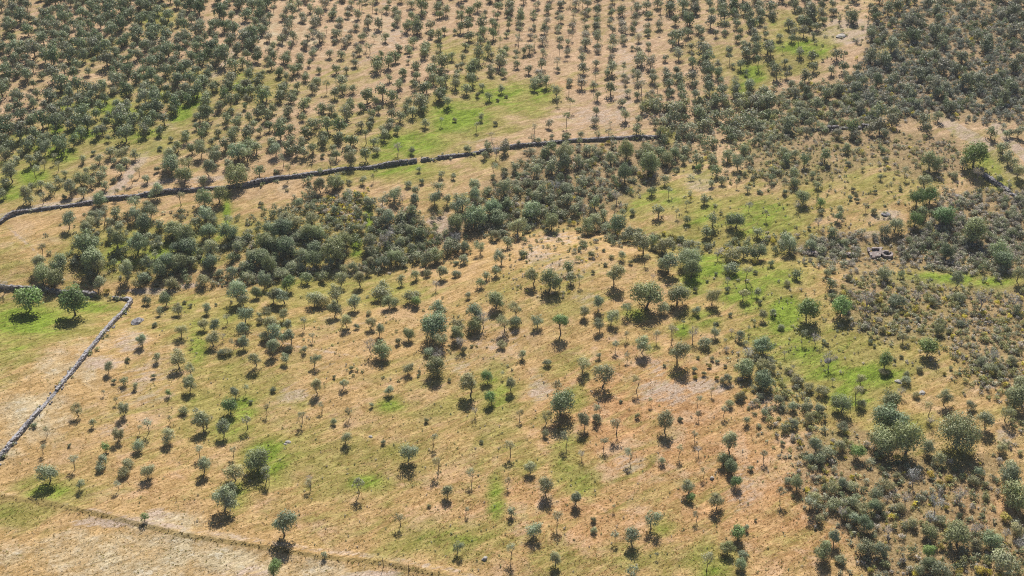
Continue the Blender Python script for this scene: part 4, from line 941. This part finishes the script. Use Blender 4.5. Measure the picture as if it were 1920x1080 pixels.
def build_stone():
    stone_wall([(-60, 935), (0, 862), (60, 790), (110, 730), (165, 665), (215, 605), (240, 578), (250, 566), (243, 561), (215, 560)], .66, .56, 'pale dry stone wall climbing from the left edge to a sharp corner', 21, ruin=.05, mat=M_STONE_PALE)
    stone_wall([(178, 556), (150, 553), (120, 551), (80, 546), (40, 543), (-40, 540)], .7, .6, 'low dark wall along the top of the green field at left', 22, ruin=.15)
    stone_wall([(2, 418), (20, 404), (50, 396), (110, 389), (170, 381), (205, 374), (250, 370), (290, 364), (330, 359), (370, 356), (410, 352), (470, 346), (520, 334), (560, 331), (610, 324), (640, 318), (700, 315), (780, 304)], .75, .6,
               'left part of the long dark stone wall, from the left edge to the gap', 23, ruin=.07)
    stone_wall([(792, 302), (840, 296), (876, 290), (890, 289), (900, 286), (950, 279), (990, 273), (1040, 268), (1100, 264), (1170, 259), (1245, 258)], .7, .58, 'right part of the long dark stone wall, ending at the dark wood', 24, ruin=.07)
    stone_wall([(1492, 246), (1520, 245), (1560, 243), (1600, 240), (1640, 239)], 0.9, .7, 'short broken dark wall at upper right', 25, ruin=.6)
    stone_wall([(1846, 330), (1862, 342), (1880, 355), (1900, 366), (1930, 386)], .6, 1.0, 'tumbled grey wall beside the pale lane at the right edge', 26, ruin=.3)
    stone_wall([(1584, 479), (1600, 480)], .8, .7, 'short stub of reddish wall left of the ruined tank', 27, mat=M_RUIN, step=.5)
    stone_wall([(1516, 477), (1534, 478)], .7, .7, 'low stub of reddish wall far left of the ruined tank', 28, mat=M_RUIN, step=.5)
    rock(909, 1048, .8, 'rounded white boulder in green-tinged grass near the bottom edge', 31, .7)
    rock(540, 829, .9, 'flat pale rock slab in the green grass at lower left', 32, .22); rock(535, 833, .5, 'small pale rock beside the flat slab at lower left', 33, .3)
    rock(695, 819, .7, 'pale pointed stone on the straw slope left of centre', 34, .4); rock(1335, 897, .75, 'small white round stone below the dark pair on orange ground', 35, .8)
    rock(1685, 716, 1.2, 'flat pale rock beside a bush in the green hollow', 36, .3); rock(1729, 737, 1.2, 'pale scattered rock right of the green hollow', 37, .3)
    rock(258, 604, 2.4, 'grey rock ledge on the bare slope by the left wall corner', 38, .35, M_STONE); rock(1797, 368, 1.6, 'flat pinkish rock outcrop above the grey scrub', 39, .12, M_STONE)
    rock(1578, 68, 3.0, 'white bare rock outcrop in the upper right clearing', 40, .10); rock(1660, 402, 2.0, 'pale low outcrop above the ruined tank', 41, .10, M_STONE)
    rock(1888, 199, 1.5, 'white rock in dark scrub near the right edge', 42, .6); rock(1552, 677, 1.2, 'grey rock beside the dark lilac shrub', 43, .5, M_STONE)


def ring_mesh(r, n, ro, ri, z0, z1, a0=0):
    V = []; F = []
    for i in range(n):
        a = a0 + 2 * math.pi * i / n
        for rad, z in ((ro, z0), (ro, z1), (ri, z1), (ri, z0)):
            q = rad + r.normal(0, .05); V.append((math.cos(a) * q, math.sin(a) * q, z + r.normal(0, .04)))
    for i in range(n):
        j = (i + 1) % n
        for k in range(4):
            F.append((i * 4 + k, i * 4 + (k + 1) % 4, j * 4 + (k + 1) % 4, j * 4 + k))
    return np.array(V), np.array(F)


def build_ruin():
    r = np.random.default_rng(51)
    # square tank: outer corners read off the photo
    Q = np.array([(1626, 461.5), (1633, 479.5), (1651, 480), (1654, 461.5)], float); P, _ = ground(Q[:, 0], Q[:, 1], .7); P = P[:, :2]
    c = P.mean(0); zt = float(terrain(c[0], c[1])); root = empty('ruined_tank', (c[0], c[1], zt)); tag(root, 'square open stone tank ruin with thick walls beside the round well', 'ruin')

    for k in range(4):
        a, b = P[k] - c, P[(k + 1) % 4] - c; d = b - a; L = np.hypot(*d); ang = math.atan2(d[1], d[0]); nin = np.array([-d[1], d[0]]) / L
        if nin @ (-a) < 0: nin = -nin
        n = max(3, int(L / .5)); C = []; H = []; Yw = []
        for co in range(2):
            for s in range(n):
                if co == 1 and r.random() < .2: continue
                t = (s + .5 + r.uniform(-.1, .1)) / n; q = a + d * t + nin * (.2 + r.normal(0, .025))
                C.append((q[0], q[1], .12 + .3 * co)); H.append((L / n * .54, r.uniform(.2, .26), r.uniform(.15, .2))); Yw.append(ang + r.normal(0, .06))
        V, F, tn = stones(r, np.array(C), np.array(H), np.array(Yw), .16)
        link('tank_wall', np_mesh('tank_wall', V, F, [M_RUIN], {'leaf': ('FACE', 'FLOAT', tn)}), root)
    ins = np.array([*(p - c for p in P)]) * .9; V = np.concatenate([np.c_[ins, np.full(4, .1)], np.c_[ins, np.full(4, -.3)]])
    link('tank_floor', np_mesh('tank_floor', V, np.array([(0, 1, 2, 3), (7, 6, 5, 4), (0, 4, 5, 1), (1, 5, 6, 2), (2, 6, 7, 3), (3, 7, 4, 0)]), [M_RUIN], {'leaf': ('FACE', 'FLOAT', np.full(6, .2))}), root)
    W, _ = ground(1663.5, 474.5, .6); w = empty('round_well', (W[0], W[1], float(W[2]))); tag(w, 'round dark stone well with a thick rim beside the square tank', 'well')
    C = []; H = []; Yw = []; rad = 1.3; n = 18
    for co in range(2):
        for s in range(n):
            if co == 1 and r.random() < .2: continue
            a = 2 * math.pi * (s + .5 * (co % 2)) / n; q = rad - .22 + r.normal(0, .03); C.append((math.cos(a) * q, math.sin(a) * q, .12 + .3 * co)); H.append((math.pi * q / n * 1.1, r.uniform(.2, .26), r.uniform(.15, .2))); Yw.append(a + math.pi / 2 + r.normal(0, .06))
    V, F, tn = stones(r, np.array(C), np.array(H), np.array(Yw), .18)
    link('well_wall', np_mesh('well_wall', V, F, [M_RUIN], {'leaf': ('FACE', 'FLOAT', tn)}), w)
    a = np.linspace(0, 2 * math.pi, 25)[:-1]; V = np.concatenate([[(0, 0, .08)], np.stack([np.cos(a) * 1.0, np.sin(a) * 1.0, np.full(24, .05)], -1)])
    link('well_water', np_mesh('well_water', V, np.array([(0, 1 + i, 1 + (i + 1) % 24) for i in range(24)]), [M_WATER]), w)


def build_posts():
    for (x, y, lab) in ((719, 1062, 'thin weathered fence post on the grassy bank, left of the two'), (766, 1073, 'thin weathered fence post on the grassy bank, right of the two')):
        G, _ = ground(x, y); V, F = tube([(0, 0, -.3), (.01, .0, .8), (.03, .02, 1.7)], [.055, .05, .045], 7)
        n = len(V); top = np.array([(n - 7, n - 6, n - 5, n - 4), (n - 4, n - 3, n - 2, n - 1), (n - 7, n - 4, n - 1, n - 1)])[:2]
        o = link('fence_post', np_mesh('fence_post', V, np.concatenate([F, top]), [M_WOOD])); o.location = Vector(G); o.rotation_euler = (.03, .05, x); tag(o, lab, 'fence post', 'fence posts on the bank')


# ------------------------------------------------------------------ light, air, camera
def build_light():
    w = bpy.data.worlds.new('World'); SC.world = w; w.use_nodes = True; nt = w.node_tree; nt.nodes.clear()
    sky = nt.nodes.new('ShaderNodeTexSky'); sky.sky_type = 'NISHITA'; sky.sun_disc = False; sky.sun_elevation = SUN_EL; sky.sun_rotation = SUN_AZ; sky.altitude = 400; sky.dust_density = 1.2
    bg = nt.nodes.new('ShaderNodeBackground'); bg.inputs[1].default_value = .05; out = nt.nodes.new('ShaderNodeOutputWorld')
    nt.links.new(sky.outputs[0], bg.inputs[0]); nt.links.new(bg.outputs[0], out.inputs[0])
    l = bpy.data.lights.new('sun', 'SUN'); l.energy = 5.0; l.angle = math.radians(.53); l.color = (1, .945, .86)
    o = bpy.data.objects.new('sun', l); COL.objects.link(o)
    s = Vector((math.sin(SUN_AZ) * math.cos(SUN_EL), math.cos(SUN_AZ) * math.cos(SUN_EL), math.sin(SUN_EL))); o.rotation_euler = s.to_track_quat('Z', 'Y').to_euler(); o.location = s * 300
    c = bpy.data.cameras.new('camera'); c.sensor_width = 36; c.lens = 36 * FPX / 1920; c.clip_start = 1; c.clip_end = 20000
    cam = bpy.data.objects.new('camera', c); COL.objects.link(cam); cam.location = (0, 0, H0); cam.rotation_euler = (math.pi / 2 - PITCH, 0, 0); SC.camera = cam
    v = SC.view_settings; v.view_transform = 'Standard'; v.look = 'None'; v.gamma = 1; v.exposure = .3
    SC.render.engine = 'CYCLES'; cy = SC.cycles; cy.max_bounces = 5; cy.diffuse_bounces = 1; cy.glossy_bounces = 2; cy.transmission_bounces = 3; cy.volume_bounces = 0; cy.caustics_reflective = False
    cy.use_adaptive_sampling = True; cy.adaptive_threshold = .02; cy.use_denoising = False; cy.filter_width = 1.15; SC.render.use_persistent_data = False


def build_haze():
    t = NT('thin_haze'); v = t.n('ShaderNodeVolumePrincipled'); v.inputs['Color'].default_value = (.86, .88, .95, 1); v.inputs['Density'].default_value = .00017
    t.l(v.outputs[0], t.out.inputs['Volume'])
    me = np_mesh('haze', CUBE * np.array([6300, 6300, 62]) + np.array([0, 0, 46]), CF, [t.m]); tag(link('haze', me), 'thin pale haze over the slopes', 'haze', kind='stuff')


build_light()
build_haze()
build_ground()
ALL, FAR_T, FAR_B = build_plants()
build_masses(FAR_T, FAR_B)
build_grass()
build_stone(); build_ruin(); build_posts()
